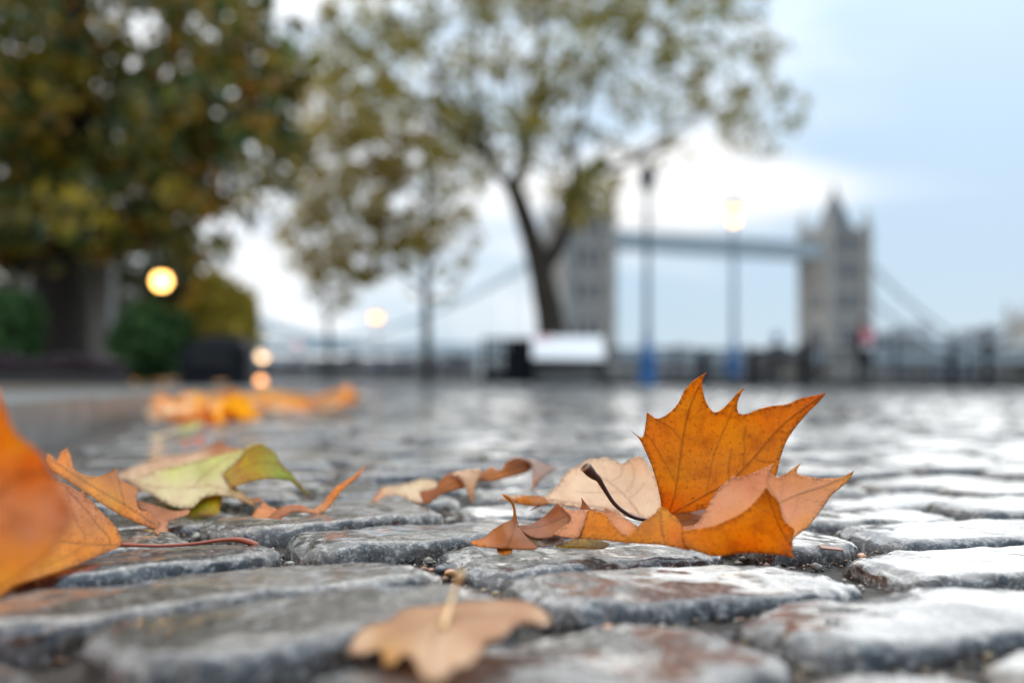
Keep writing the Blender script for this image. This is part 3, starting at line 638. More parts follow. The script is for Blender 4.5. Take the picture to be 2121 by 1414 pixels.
# --- orange leaf with red stalk
red = empty('plane_leaf'); tag(red, 'orange leaf at the left with a long red stalk resting on a granite sett', 'leaf')
SH('blade', [(252, 1127), (246, 1102), (234, 1083), (214, 1063), (198, 1046), (187, 1034), (181, 1030), (172, 1014, 1), (166, 1019), (143, 1005), (121, 997), (60, 985), (-60, 1000), (-110, 1090), (-90, 1220), (-30, 1250), (0, 1236), (33, 1212), (82, 1196), (132, 1179), (181, 1159), (224, 1142)],
   [(252, 1127, .513), (172, 1014, .545), (121, 997, .535), (60, 985, .52), (-60, 1000, .50), (-90, 1220, .395), (0, 1236, .400), (82, 1196, .428), (181, 1159, .468), (130, 1122, .490), (200, 1075, .528), (60, 1100, .472)],
   [(240, 1115, OR), (200, 1060, PEACH), (160, 1030, PK), (190, 1090, (.74, .30, .05)), (120, 1060, PK), (100, 1170, YE), (180, 1145, OR), (30, 1205, OR), (60, 1090, PK), (130, 1110, OR)], M_LEAF, red,
   veins=[[(251, 1128), (200, 1128), (130, 1122), (40, 1110), (-60, 1090)], [(228, 1126), (224, 1112), (201, 1086), (178, 1056), (155, 1030), (135, 1008)]], minor=[[(178, 1125), (172, 1102), (162, 1086), (150, 1060)], [(180, 1128), (140, 1150), (100, 1170)], [(100, 1120), (60, 1150), (30, 1180)]], step=3.6, seed=70, vw=2.0)
stem('stem', [(235, 1128, .5145), (256, 1128, .5145), (330, 1130, .518), (400, 1126, .523), (450, 1119, .529), (490, 1117, .5315), (515, 1122, .5315), (534, 1129, .530)], [.0009, .0010, .0009, .0009, .0010, .0013, .0016, .0014], M_STEM_R, red)

# --- near blurred leaves
nearl = empty('plane_leaf'); tag(nearl, 'very blurred orange leaf standing close to the camera at the left edge', 'leaf')
SH('blade', [(-140, 700), (-60, 760), (-10, 800), (8, 840), (32, 895), (75, 930), (104, 970), (128, 1012), (150, 1060), (150, 1086), (128, 1112), (105, 1150), (55, 1190), (5, 1225), (-60, 1270), (-160, 1380), (-260, 1495), (-420, 1500), (-500, 1300), (-420, 1000), (-300, 800)],
   [(-60, 760, 0.330), (8, 840, 0.325), (104, 970, 0.321), (150, 1070, 0.316), (55, 1190, 0.305), (-160, 1380, 0.296), (-260, 1495, 0.296), (-420, 1500, 0.305), (-420, 1000, 0.339), (-80, 1050, 0.330)],
   [(-10, 860, OR), (60, 960, OR2), (40, 920, YE), (20, 1040, PEACH), (110, 1060, PK), (60, 1100, PK), (130, 1090, PK), (40, 1160, OR), (10, 1200, YE), (90, 1140, OR), (-100, 1200, OR), (-100, 900, OR)], M_LEAF, nearl, veins=[[(-330, 1480), (-120, 1150), (20, 1000), (100, 975)]], step=8, seed=80, vw=5)
tanf = empty('plane_leaf'); tag(tanf, 'nearest tan leaf lying face down on the setts at the bottom of the picture', 'leaf')
SH('blade', [(721, 1351, 1), (732, 1323), (758, 1297), (805, 1284), (838, 1261), (890, 1254), (923, 1250), (980, 1245), (1062, 1242), (1102, 1250), (1128, 1266), (1144, 1288, 1), (1128, 1295), (1095, 1288), (1069, 1293), (1052, 1310), (1029, 1324), (1009, 1327), (996, 1350), (970, 1376), (940, 1383), (917, 1404), (890, 1408), (871, 1394), (857, 1366), (838, 1356), (811, 1377), (795, 1374), (788, 1347), (748, 1354)],
   [(721, 1351, .318), (805, 1284, .350), (923, 1250, .372), (1062, 1242, .376), (1144, 1288, .338), (1052, 1310, .322), (996, 1350, .300), (905, 1405, .278), (811, 1376, .298), (940, 1300, .334), (870, 1330, .322), (1000, 1290, .340)],
   [(740, 1330, TAN), (830, 1290, (.60, .33, .16)), (950, 1270, (.62, .34, .17)), (1080, 1265, (.66, .38, .20)), (1130, 1285, TAN), (900, 1350, TAN), (920, 1395, TAN), (805, 1360, (.70, .36, .06)), (990, 1320, (.64, .36, .19)), (960, 1360, TAN)], M_LEAF_PALE, tanf,
   veins=[[(925, 1275), (900, 1320), (895, 1400)], [(925, 1275), (830, 1310), (725, 1350)], [(925, 1275), (1030, 1275), (1140, 1287)]], step=5.5, seed=81, vw=3)
stem('stem', [(918, 1300, .333), (926, 1272, .344), (935, 1245, .350), (945, 1212, .354), (955, 1186, .352)], [.0011, .0012, .0009, .0009, .0016], M_STEM_P, tanf)
for o in (bigleaf, pale, arch, nar, grn, tanl, brn, red, nearl, tanf): recentre(o)

# --- small loose bits
chip = MB().box((0, 0, 0), (.012, .005, .0008), 0, .0003).build('bark_chip', simple('bark_chip', (.28, .10, .05), .4, var=.4, scale=200)); chip.location = gnd(1720, 1138, .0) + Vector((0, 0, .001)); chip.rotation_euler = (.2, .1, .1)
tag(chip, 'thin reddish brown bark chip between the curled leaf and the right setts', 'bark chip')
flk = MB().box((0, 0, 0), (.011, .008, .0006), 0, .0002).build('leaf_scrap', simple('leaf_scrap', (.55, .22, .10), .45, var=.4, scale=200)); flk.location = gnd(548, 1052+12, .0) + Vector((-.02, .05, .003)); flk.rotation_euler = (.3, -.1, .6)
tag(flk, 'small pinkish scrap of dry leaf behind the narrow curled leaf', 'leaf scrap')

# --- leaf litter drifted along the kerb
HALF = [(0, 0), (.12, -.06), (.28, -.10, 1), (.30, .02), (.44, .05, 1), (.44, .16), (.66, .28, 1), (.52, .36), (.62, .50, 1), (.42, .46), (.28, .40), (.24, .48), (.36, .66, 1), (.20, .68), (.20, .84, 1), (.09, .86), (0, 1.05, 1)]
def leaf_mesh(seed, size, palette):
    r = random.Random(seed)
    h = [(p[0]*r.uniform(.92, 1.08), p[1], *p[2:]) for p in HALF]
    ol = h + [(-p[0]*r.uniform(.9, 1.1), p[1], *p[2:]) for p in reversed(HALF[1:-1])]
    o2 = smooth_outline([(p[0]*100, p[1]*100, *p[2:]) for p in ol], 8)
    V, Fc = tri2d(o2, 8); V = V/100
    ax, ay, tw = r.uniform(-.9, 1.1), r.uniform(-.5, 1.0), r.uniform(-.4, .4)
    P = []
    for x, y in V:
        yy = y - .45; z = ax*.55*x*x + ay*.35*yy*yy + tw*x*yy + .06*noise.noise(Vector((x*3, y*3, seed))) + .09*math.sin(6*math.atan2(x, yy))*math.hypot(x, yy)*r.choice((.8, 1))
        P.append((x*size, yy*size, z*size))
    P = np.array(P); P[:, 2] -= P[:, 2].min()
    mv = np.exp(-(abs(V[:, 0])/.02)**2)
    for tip in ((.6, .48), (-.6, .48), (.42, .05), (-.42, .05)): mv = np.maximum(mv, np.exp(-(seg_dist(V, [(0, 0.02), tip])/.02)**2))
    a, b = r.choice(palette), r.choice(palette); t = np.clip(V[:, 1:2] + rng.normal(0, .1, (len(V), 1)), 0, 1)
    col = np.array(a)*(1-t) + np.array(b)*t
    o = mesh_np('leaf_proto', P, Fc, M_LEAF_PALE if r.random() < .5 else M_LEAF, None, True, {'Col': col, 'vein': mv*.8, 'luv': np.concatenate([V*.5 + seed, np.zeros((len(V), 1))], 1)})
    me = o.data; bpy.data.objects.remove(o); return me
protos = [leaf_mesh(s, 1, [OR, YE, OR2, PEACH, TAN2, TAN]) for s in range(100, 108)]
gprotos = [leaf_mesh(s, 1, [PGRN, CREAM, (.45, .55, .3)]) for s in range(120, 122)]
def litter(x, y, z, s, protos_, label, group, r):
    o = bpy.data.objects.new('fallen_leaf', r.choice(protos_)); C.objects.link(o)
    o.location = (x, y, z); o.scale = (s, s, s); o.rotation_euler = (r.uniform(-.35, .35), r.uniform(-.35, .35), r.uniform(0, 6.28))
    tag(o, label, 'leaf', group)
r = random.Random(21)
for i in range(24):
    px = r.uniform(345, 530); p = gnd(px, r.uniform(838, 884) - (px-345)*.09, 0); p.x = max(p.x, kerb_x(p.y) + .05)
    litter(p.x, p.y, r.uniform(.0, .014), r.uniform(.10, .15), protos, 'orange or tan leaf in the blurred drift below the black bin', 'leaves drifted along the kerb', r)
for i in range(13):
    px = r.choice((r.uniform(540, 640), r.uniform(640, 770), r.uniform(640, 740))); p = gnd(px, r.uniform(826, 854), 0)
    litter(p.x, p.y, r.uniform(.0, .012), r.uniform(.10, .15), protos, 'blurred orange leaf in the loose patch right of the kerb drift', 'leaves right of the kerb drift', r)
for i, (px, py) in enumerate([(338, 910), (396, 893)]):
    p = gnd(px, py, 0); litter(p.x, p.y, .002, .042, gprotos, ['pale green blurred leaf farthest left before the kerb drift', 'pale green blurred leaf in the middle before the kerb drift'][i], 'pale green leaves before the drift', r)
p = gnd(405, 925, 0); litter(p.x, p.y, .002, .035, [leaf_mesh(140, 1, [(.6, .25, .2)])], 'lone small pinkish blurred leaf behind the tan leaf', None, r)
for i in range(16):
    y = r.uniform(6, 20); x = kerb_x(y) - r.uniform(.1, 1.5)
    litter(x, y, .05, r.uniform(.10, .16), protos, 'small fallen leaf on the planting bed beyond the kerb', 'leaves on the planting bed', r)

# ------------------------------------------------------------------ kerb, bed, quay, river
def offset_line(line, d):
    out = []
    for i, p in enumerate(line):
        a = Vector(line[max(i-1, 0)]); b = Vector(line[min(i+1, len(line)-1)]); t = (b-a).normalized(); out.append((p[0] - t.y*d, p[1] + t.x*d))
    return out
def stone_mat(name, lo, hi, scale=9, rough=.55, bump=.004, wet=.3):
    t = NT(name); pos = t.n('ShaderNodeNewGeometry').outputs['Position']
    f = t.noise(scale, 5, .65, pos); g = t.noise(scale*14, 3, .6, pos)
    c = t.mix(t.ramp(f, [(.32, 0), (.68, 1)]), lo, hi); c = t.mix(t.ramp(g, [(.35, .35), (.55, 0)]), c, tuple(x*.4 for x in lo))
    return t.done(t.pr(Base_Color=c, Roughness=rough, Coat_Weight=wet, Coat_Roughness=.2, Normal=t.bump(g, .6, bump)).outputs[0])
M_KERB = stone_mat('kerb_granite', (.07, .076, .073), (.15, .155, .15), 12, .5, .003, .25)
M_SOIL = stone_mat('planting_soil', (.035, .026, .018), (.12, .085, .05), 6, .9, .02, 0)
M_QUAY = stone_mat('quay_stone', (.07, .07, .068), (.15, .15, .145), 2, .5, .004, .3)
KL = [tuple(p) for p in spline(KERB, 6)]
kerb = empty('kerb', (KERB[2][0], KERB[2][1], 0)); tag(kerb, 'low grey granite kerb curving away along the planting bed', 'kerb')
def kz(y): return .057 - .0032*max(0, y-1)
acc, seg, cur = 0, [], [KL[0]]
for a, b in zip(KL, KL[1:]):
    acc += math.dist(a, b); cur.append(b)
    if acc > .8: seg.append(cur); cur = [b]; acc = 0
seg.append(cur)
for sgm in seg:
    if len(sgm) < 2: continue
    inn = offset_line(sgm, .13); bm = MB()
    top = kz(sgm[0][1]); poly = [tuple(p) for p in sgm] + [tuple(p) for p in inn[::-1]]
    c = Vector((sum(p[0] for p in poly)/len(poly), sum(p[1] for p in poly)/len(poly)))
    poly = [(c.x + (p[0]-c.x)*.992, c.y + (p[1]-c.y)*.992) for p in poly]
    bm.prism(poly, -.1, top)
    bmesh.ops.bevel(bm.bm, geom=[e for e in bm.bm.edges if e.verts[0].co.z > top-.001 and e.verts[1].co.z > top-.001], offset=.008, segments=2, affect='EDGES')
    o = bm.build('kerb_stone', M_KERB, kerb); o.data.transform(Matrix.Translation((-KERB[2][0], -KERB[2][1], 0)))
bedl = offset_line(KL, .12)
V = [(p[0], p[1], kz(p[1])-.012) for p in bedl] + [(p[0]-.55 - .04*p[1], p[1]+.1, kz(p[1])-.010) for p in bedl]
n = len(bedl); o = mesh_np('footpath', V, [(i, i+1, n+i+1, n+i) for i in range(n-1)], M_KERB); tag(o, 'narrow grey paved strip behind the kerb', kind='structure')
V2 = [V[n+i] for i in range(n)]; V2 = [(v[0]+.02, v[1], v[2]-.002) for v in V2] + [(-60, -2 + i*27/(n-1), .06 if i < n-4 else -.05) for i in range(n)]
o = mesh_np('planting_bed', V2, [(i, i+1, n+i+1, n+i) for i in range(n-1)], M_SOIL); tag(o, 'dark earth planting bed under the big tree', kind='structure')
EDGE = [(70, 24), (14, 27.4), (2.5, 29), (-6, 44), (-22, 64), (-90, 80)]
V = [(70, -30, -.022)] + [(x, y, -.022) for x, y in EDGE] + [(-90, -30, -.022)]
o = mesh_np('quay', V, [list(range(len(V)))], M_QUAY, smooth=False); tag(o, 'wet stone quay carrying the cobbles', kind='structure')
V = []; 
for x, y in EDGE: V += [(x, y, -.022), (x, y, -6)]
o = mesh_np('quay_wall', V, [(2*i, 2*i+2, 2*i+3, 2*i+1) for i in range(len(EDGE)-1)], M_QUAY, smooth=False); tag(o, 'stone quay wall dropping to the river', kind='structure')
t = NT('river_water'); pos = t.n('ShaderNodeNewGeometry').outputs['Position']
M_RIV = t.done(t.pr(Base_Color=(.09, .10, .095), Roughness=.15, Normal=t.bump(t.noise(.9, 4, .6, pos), .5, .3)).outputs[0])
o = mesh_np('river', [(-3000, 20, -4.2), (3000, 20, -4.2), (3000, 4500, -4.2), (-3000, 4500, -4.2)], [(0, 1, 2, 3)], M_RIV); tag(o, 'broad pale grey river beyond the quay', kind='structure')

# ------------------------------------------------------------------ bridge
M_BST = stone_mat('bridge_granite', (.27, .25, .23), (.39, .365, .335), .25, .8, .05, 0); M_BDK = stone_mat('bridge_roof_slate', (.08, .085, .09), (.14, .145, .15), .6, .6, .03, 0)
M_BBL = simple('bridge_blue_paint', (.46, .52, .55), .5, var=.12, scale=.3); M_BWIN = simple('bridge_window_glass', (.05, .055, .065), .15, var=.2, scale=.5)
TL = Vector((19.5, 292, 0)); TR = Vector(((1730-CX)/F*321, 321, 0)); axis = (TR-TL).normalized(); BA = math.atan2(axis.y, axis.x); SPAN = (TR-TL).length
bridge = empty('bridge', (TL.x, TL.y, -4.2), BA); tag(bridge, 'grey stone twin-towered bridge with high walkways across the river', 'bridge')
def B(mb, name, mat, parent=bridge, smooth=False): return mb.build(name, mat, parent, smooth)
ZB = 4.2    # local z 0 is the water
def tower(xo):
    body = MB(); hw = 7.0
    body.box((xo, 0, 27), (2*hw, 2*hw, 54)); 
    for z in (15, 26, 37, 46, 53.6): body.box((xo, 0, z), (2*hw+.9, 2*hw+.9, .8))
    tw = B(body, 'tower', M_BST)
    B(MB().prism([(xo-11, -16), (xo+11, -16), (xo+11, 16), (xo, 21), (xo-11, 16)][:4] + [(xo-11, 16)], -2, 8.5), 'pier', M_BST)
    for sx in (-1, 1):
        for sy in (-1, 1):
            t_ = MB().lathe([(1.9, 8), (1.9, 51), (2.2, 51.5), (2.2, 53), (1.6, 53.2), (1.5, 55.5), (1.7, 55.8), (.8, 58), (.3, 59.8), (.08, 61.5)], (xo + sx*hw, sy*hw, 0), 8); B(t_, 'turret', M_BST, tw)
    rf = MB(); v = rf.bm.verts
    b = [v.new((xo + sx*4.3, sy*4.3, 54)) for sx, sy in ((-1, -1), (1, -1), (1, 1), (-1, 1))]; t2 = [v.new((xo + sx*.5, sy*.5, 66.5)) for sx, sy in ((-1, -1), (1, -1), (1, 1), (-1, 1))]
    rf.bm.faces.new(t2)
    for i in range(4): rf.bm.faces.new((b[i], b[(i+1) % 4], t2[(i+1) % 4], t2[i]))
    rf.lathe([(.6, 66.2), (.45, 68), (.15, 69), (.10, 71.5)], (xo, 0, 0), 8)
    B(rf, 'roof', M_BDK, tw)
    for sy in (-1, 1):
        for z in (19.5, 30.5, 40.5, 49):
            for dx in (-3.2, 0, 3.2):
                f = 'window'; B(MB().box((xo+dx, sy*(hw+.05), z), (1.5, .3, 4.6)), f, M_BWIN, tw)
    for sx in (-1, 1):
        for z in (30.5, 49):
            for dy in (-3.2, 0, 3.2): B(MB().box((xo+sx*(hw+.05), dy, z), (.3, 1.5, 4.4)), 'window', M_BWIN, tw)
        B(MB().prism([(xo+sx*(hw-.1), -4.2), (xo+sx*(hw+.12), -4.2), (xo+sx*(hw+.12), 4.2), (xo+sx*(hw-.1), 4.2)], 12.5, 22), 'road_arch', M_BWIN, tw)
tower(0); tower(SPAN)
for sy in (-1, 1):
    wk = MB(); wk.box((SPAN/2, sy*5, 44.6), (SPAN-13.6, 3.2, .5)).box((SPAN/2, sy*5, 48.4), (SPAN-13.6, 3.4, .6)).box((SPAN/2, sy*5, 46.5), (SPAN-13.6, 2.4, 3.2))
    w_ = B(wk, 'walkway', M_BBL)
    nb = 26
    for i in range(nb):
        x = 7 + (SPAN-14)*(i+.5)/nb; dx = (SPAN-14)/nb/2
        B(MB().tube([(x-dx, sy*5-1.45, 44.8), (x+dx, sy*5-1.45, 48.2)], .14, 4).tube([(x+dx, sy*5-1.45, 44.8), (x-dx, sy*5-1.45, 48.2)], .14, 4), 'lattice', M_BBL, w_)
B(MB().box((SPAN/2, 0, 12.2), (SPAN-14, 15, 1.6)).box((SPAN/2, -7.3, 13.6), (SPAN-14, .4, 1.4)), 'bascule_deck', M_BBL)
for sgn, x0, ls in ((1, SPAN, 1.0), (-1, 0, 1.26)):
    B(MB().box((x0+sgn*(7+41*ls), 0, 12.4), (82*ls, 17, 1.4)).box((x0+sgn*(7+41*ls), -8.3, 13.8), (82*ls, .4, 1.4)), 'side_deck', M_BBL)
    for sy in (-1, 1):
        pts = [(x0 + sgn*s*ls, sy*7.5, z) for s, z in [(tuple(q)) for q in spline([(6.5, 44), (18, 34.5), (32, 25.5), (46, 18.5), (58, 15.5), (70, 18.5), (80, 24)], 4)]]
        ch = B(MB().tube(pts, .75, 6), 'suspension_chain', M_BBL)
        for p in pts[2:-1:2]: B(MB().tube([p, (p[0], p[1], 13)], .16, 4), 'hanger', M_BBL, ch)
    ab = MB().box((x0+sgn*84*ls, 0, 13), (8, 20, 30))
    for sx in (-1, 1):
        for sy in (-1, 1): ab.lathe([(1.2, 10), (1.2, 29.5), (1.4, 30), (.2, 34)], (x0+sgn*84*ls+sx*3.6, sy*9, 0), 8)
    B(ab, 'abutment_tower', M_BST)

# ------------------------------------------------------------------ far bank
M_B = [stone_mat(f'far_wall_{i}', tuple(c*.8 for c in col), col, .3, .8, .05, 0) for i, col in enumerate([(.34, .33, .32), (.26, .28, .31), (.30, .24, .20), (.40, .40, .41), (.22, .24, .27)])]
M_FR = simple('far_roof', (.14, .15, .165), .7, scale=.3); M_FW = simple('far_glass', (.08, .10, .13), .15, scale=.4)
bank = mesh_np('far_bank', [(-1500, 395, -1.5), (1500, 395, -1.5), (1500, 4500, 3), (-1500, 4500, 3), (-1500, 394.9, -5), (1500, 394.9, -5)], [(0, 1, 2, 3), (4, 5, 1, 0)], M_QUAY, smooth=False); tag(bank, 'low stone embankment on the far side of the river', kind='structure')
def building(px0, px1, ytop, Y, mi, label, pitched=False):
    x0, x1 = (px0-CX)/F*Y, (px1-CX)/F*Y; zt = at((px0+px1)/2, ytop, Y).z; w_ = x1-x0; dep = min(22, max(10, w_*.6))
    rt = empty('riverside_building', ((x0+x1)/2, Y+dep/2, -1.5)); tag(rt, label, 'building', 'buildings on the far river bank')
    h = zt+1.5; wl = MB().box((0, 0, h/2), (w_, dep, h)).build('wall', M_B[mi], rt)
    if pitched: 
        r_ = MB(); a = [r_.bm.verts.new(p) for p in ((-w_/2-.4, -dep/2-.4, h), (w_/2+.4, -dep/2-.4, h), (w_/2+.4, dep/2+.4, h), (-w_/2-.4, dep/2+.4, h), (-w_/2-.4, 0, h+4), (w_/2+.4, 0, h+4))]
        for f in ((0, 1, 5, 4), (2, 3, 4, 5), (0, 4, 3), (1, 2, 5), (0, 3, 2, 1)): r_.bm.faces.new([a[i] for i in f])
        rf = r_.build('roof', M_FR, rt); MB().box((w_*.25, 1, h+3.5), (1.6, 1.6, 3.5)).build('chimney', M_B[2], rf)
    else: MB().box((0, 0, h+.35), (w_+.6, dep+.6, .7)).box((w_*.2, 0, h+1.6), (w_*.3, dep*.4, 1.8)).build('roof', M_FR, rt)
    nf = max(2, int(h/3.6)); nx = max(3, int(w_/4.2)); me = None
    for j in range(nf):
        for i in range(nx):
            if me is None:
                wo_ = MB().box((0, 0, 0), (w_/nx*.55, .3, h/nf*.55)).build('window', M_FW, rt); me = wo_.data
            else: wo_ = link(bpy.data.objects.new('window', me), rt)
            wo_.location = (-w_/2 + (i+.5)*w_/nx, -dep/2-.05, (j+.5)*h/nf)
for a in [(1795, 1868, 697, 420, 1, 'flat roofed grey building on the far bank just right of the right tower', False), (1868, 1935, 690, 425, 0, 'pale building on the far bank below the sloping right chain', True),
          (1930, 2010, 704, 420, 4, 'low bluish building on the far bank behind the right bollard', False), (2005, 2085, 686, 430, 3, 'light grey building on the far bank near the right edge', False), (2080, 2190, 694, 424, 1, 'slate grey building cut by the right edge of the picture', True),
          (1260, 1345, 742, 430, 0, 'low pale building seen under the bridge behind the nearer lamp post', False), (1345, 1450, 736, 440, 3, 'long pale building seen under the bridge left of the lit lamp', True), (1455, 1560, 744, 432, 1, 'low grey building under the bridge behind the lit lamp post', False), (1565, 1660, 738, 436, 2, 'brownish building under the bridge beside the right tower', True),
          (530, 640, 752, 520, 3, 'pale building on the far bank right of the golden bush', True), (650, 760, 744, 540, 0, 'light building on the far bank between the thin trunks', False), (765, 870, 756, 500, 1, 'low bluish building on the far bank left of the slim trunk', True), (880, 985, 748, 520, 3, 'white grey building on the far bank right of the slim trunk', False)]: building(*a)

# ------------------------------------------------------------------ trees
def leafcloud(name, pts, size, cols, parent, mat, seed=0):
    """many small folded leaf blades spread through a crown"""
    r = np.random.default_rng(seed); n = len(pts)
    s = size*r.uniform(.6, 1.25, n)
    u = r.normal(size=(n, 3)); u /= np.linalg.norm(u, axis=1, keepdims=True); q = r.normal(size=(n, 3)); v = np.cross(u, q); v /= np.linalg.norm(v, axis=1, keepdims=True); w_ = np.cross(u, v)
    T = np.array([(-.5, 0, 0), (-.12, .42, .10), (.2, .30, .06), (.55, 0, -.05), (.2, -.30, .06), (-.12, -.42, .10)])
    P = pts[:, None, :] + s[:, None, None]*(T[None, :, 0:1]*u[:, None] + T[None, :, 1:2]*v[:, None] + T[None, :, 2:3]*w_[:, None])
    base = np.arange(n)[:, None]*6
    Q = np.concatenate([base + np.array([0, 3, 2, 1])[None], base + np.array([0, 5, 4, 3])[None]])
    ci = r.integers(0, len(cols), n); cc_ = r.integers(0, len(cols), n//25+1)[np.arange(n)//25]; ci = np.where(r.uniform(size=n) < .62, cc_, ci); col = np.array(cols)[ci]*r.uniform(.7, 1.25, (n, 1))
    o = grid_mesh(name, P.reshape(-1, 3), Q, mat, parent, {'Col': np.repeat(col, 6, 0)}, smooth=False)
    return o
M_TL = colmat('tree_leaf', .5, .42)
M_BARK = stone_mat('bark', (.014, .011, .009), (.045, .036, .028), 7, .9, .03, 0); M_BARK2 = stone_mat('plane_bark', (.024, .017, .011), (.075, .058, .04), 4, .85, .02, 0)
def clumps(specs, seed, Y0, dY, fine=1.0, mult=1.0, tight=1.0):
    """specs: (px, py, rx, ry, n clumps, leaves per clump, clump radius in m)"""
    r = np.random.default_rng(seed); out = []
    for px, py, rx, ry, nc, nl, cr in specs:
        nc, nl, cr = int(nc*fine*mult*.72), nl/fine, cr/fine*tight
        for _ in range(nc):
            a = r.uniform(0, 2*math.pi); q = math.sqrt(r.uniform(0, 1)); Y = Y0 + r.normal(0, dY)
            c = at(px + rx*q*math.cos(a), py + ry*q*math.sin(a), Y)
            m = max(3, int(nl*r.uniform(.4, 1.5)))
            d = r.normal(size=(m, 3)); d /= np.linalg.norm(d, axis=1, keepdims=True)
            out.append(np.array(c)[None] + d*(r.uniform(0, 1, (m, 1))**.5)*cr*r.uniform(.6, 1.3)*np.array([1.15, 1.15, .8]))
    return np.concatenate(out)
def limbs(root, name, specs, Y, mat):
    for k, (pts, r0, r1) in enumerate(specs):
        sp = spline([(p[0], p[1], p[2] if len(p) > 2 else Y) for p in pts], 5)
        rr = np.linspace(r0, r1, len(sp)); rr = [q*(1 + .10*noise.noise(Vector((i*.7, k, 3)))) for i, q in enumerate(rr)]
        P = [at(*q) for q in sp]; P = [p - root.location for p in P]
        MB().tube(P, rr, 12 if k == 0 else 7).build('trunk' if k == 0 else 'limb', mat, root, True)
# left, dense
Y1 = 13.5
t1 = empty('plane_tree', at(120, 800, Y1)); tag(t1, 'big dark tree with dense olive and ochre leaves filling the upper left', 'tree')
limbs(t1, 't1', [([(128, 815), (122, 760), (118, 690), (122, 600), (112, 500), (105, 420), (130, 330), (150, 200), (160, 0), (170, -250)], .46, .14), ([(115, 520), (180, 480), (260, 455), (340, 400), (430, 330, 13)], .22, .06), ([(110, 480), (60, 430), (-40, 380, 13.8), (-200, 250)], .24, .07), ([(130, 330), (240, 220), (350, 90, 14), (430, -60)], .2, .06), ([(120, 560), (50, 545), (-20, 520), (-120, 470)], .2, .08), ([(120, 380), (250, 330), (380, 250, 12.8), (520, 190)], .14, .04)], Y1, M_BARK)
OL = [(.42, .27, .015), (.34, .24, .015), (.10, .14, .012), (.14, .16, .012), (.05, .11, .02), (.30, .22, .015), (.18, .14, .015), (.26, .16, .015), (.36, .19, .015), (.06, .10, .022), (.04, .085, .028), (.30, .13, .015), (.13, .11, .015), (.05, .08, .022), (.04, .07, .02)]
P = np.concatenate([clumps([(250, 120, 330, 260, 150, 46, .55), (60, 250, 260, 260, 95, 44, .55), (430, 330, 160, 120, 42, 40, .5), (300, 440, 150, 80, 30, 38, .45), (130, 480, 150, 60, 20, 30, .45), (-50, 470, 120, 100, 24, 34, .5), (520, 210, 105, 140, 26, 34, .45), (420, 500, 50, 40, 7, 24, .32), (600, 140, 50, 90, 14, 26, .4), (590, 320, 50, 70, 8, 20, .36)], 3, Y1, 1.3, 1.35, 1.3, .85),
                    clumps([(-450, 50, 500, 420, 130, 44, .75), (200, -350, 600, 260, 150, 44, .75), (-50, 330, 300, 200, 60, 44, .6)], 4, Y1+.8, 1.6, 1.0, 1.6)])
fo = np.linalg.norm(P - np.array(t1.location)[None], axis=1)
leafcloud('crown', P - np.array(t1.location)[None], .155, OL, t1, M_TL, 1)
# centre, airy
Y2 = 24.5
t2 = empty('plane_tree', at(1142, 797, Y2)); tag(t2, 'tall airy tree with forked trunk and sparse yellow leaves in the middle', 'tree')
limbs(t2, 't2', [([(1150, 800), (1148, 740), (1140, 660), (1126, 590), (1116, 545), (1100, 490), (1076, 420), (1062, 390)], .42, .20),
                 ([(1120, 555), (1150, 520), (1172, 470), (1190, 400), (1215, 365), (1290, 340, 24), (1390, 300, 23.5)], .26, .05),
                 ([(1062, 392), (1020, 340), (1000, 280), (985, 200), (990, 60)], .15, .05), ([(1064, 395), (1085, 330), (1105, 240), (1118, 140), (1125, -60), (1120, -200)], .19, .05),
                 ([(1105, 240), (1160, 190), (1240, 150), (1340, 60)], .1, .03), ([(1020, 340), (960, 290), (890, 250), (800, 215)], .1, .03), ([(1190, 400), (1188, 330), (1210, 230), (1260, 90)], .11, .03), ([(1000, 280), (930, 180), (860, 60)], .09, .03), ([(1290, 340, 24), (1420, 250), (1540, 180)], .05, .02),
                 ([(1085, 330), (1060, 230), (1050, 100)], .09, .03)], Y2, M_BARK2)
YL = [(.33, .26, .016), (.25, .22, .018), (.16, .17, .02), (.38, .25, .016), (.12, .14, .02), (.27, .20, .016), (.15, .12, .018)]
sp2 = [(1000, 60, 330, 170, 150, 40, .8), (1250, 60, 300, 150, 95, 36, .8), (880, 190, 230, 120, 70, 36, .75), (1180, 240, 260, 110, 66, 30, .75), (1480, 150, 150, 120, 46, 30, .7), (1570, 230, 90, 90, 20, 24, .65), (760, 80, 130, 110, 36, 30, .65), (1000, 330, 130, 100, 30, 24, .6), (1440, 290, 180, 60, 20, 18, .6), (1350, -10, 280, 80, 50, 36, .75), (1185, 430, 30, 60, 10, 14, .35), (1215, 395, 70, 70, 40, 26, .5), (1190, 330, 60, 50, 10, 20, .5), (1590, 90, 50, 50, 6, 14, .4)]
P = np.concatenate([clumps(sp2, 8, Y2, 1.8, 1.5, 1.0, .74), clumps([(1050, -300, 480, 230, 90, 40, .8)], 9, Y2, 2)])
leafcloud('crown', P - np.array(t2.location)[None], .15, YL, t2, M_TL, 2)
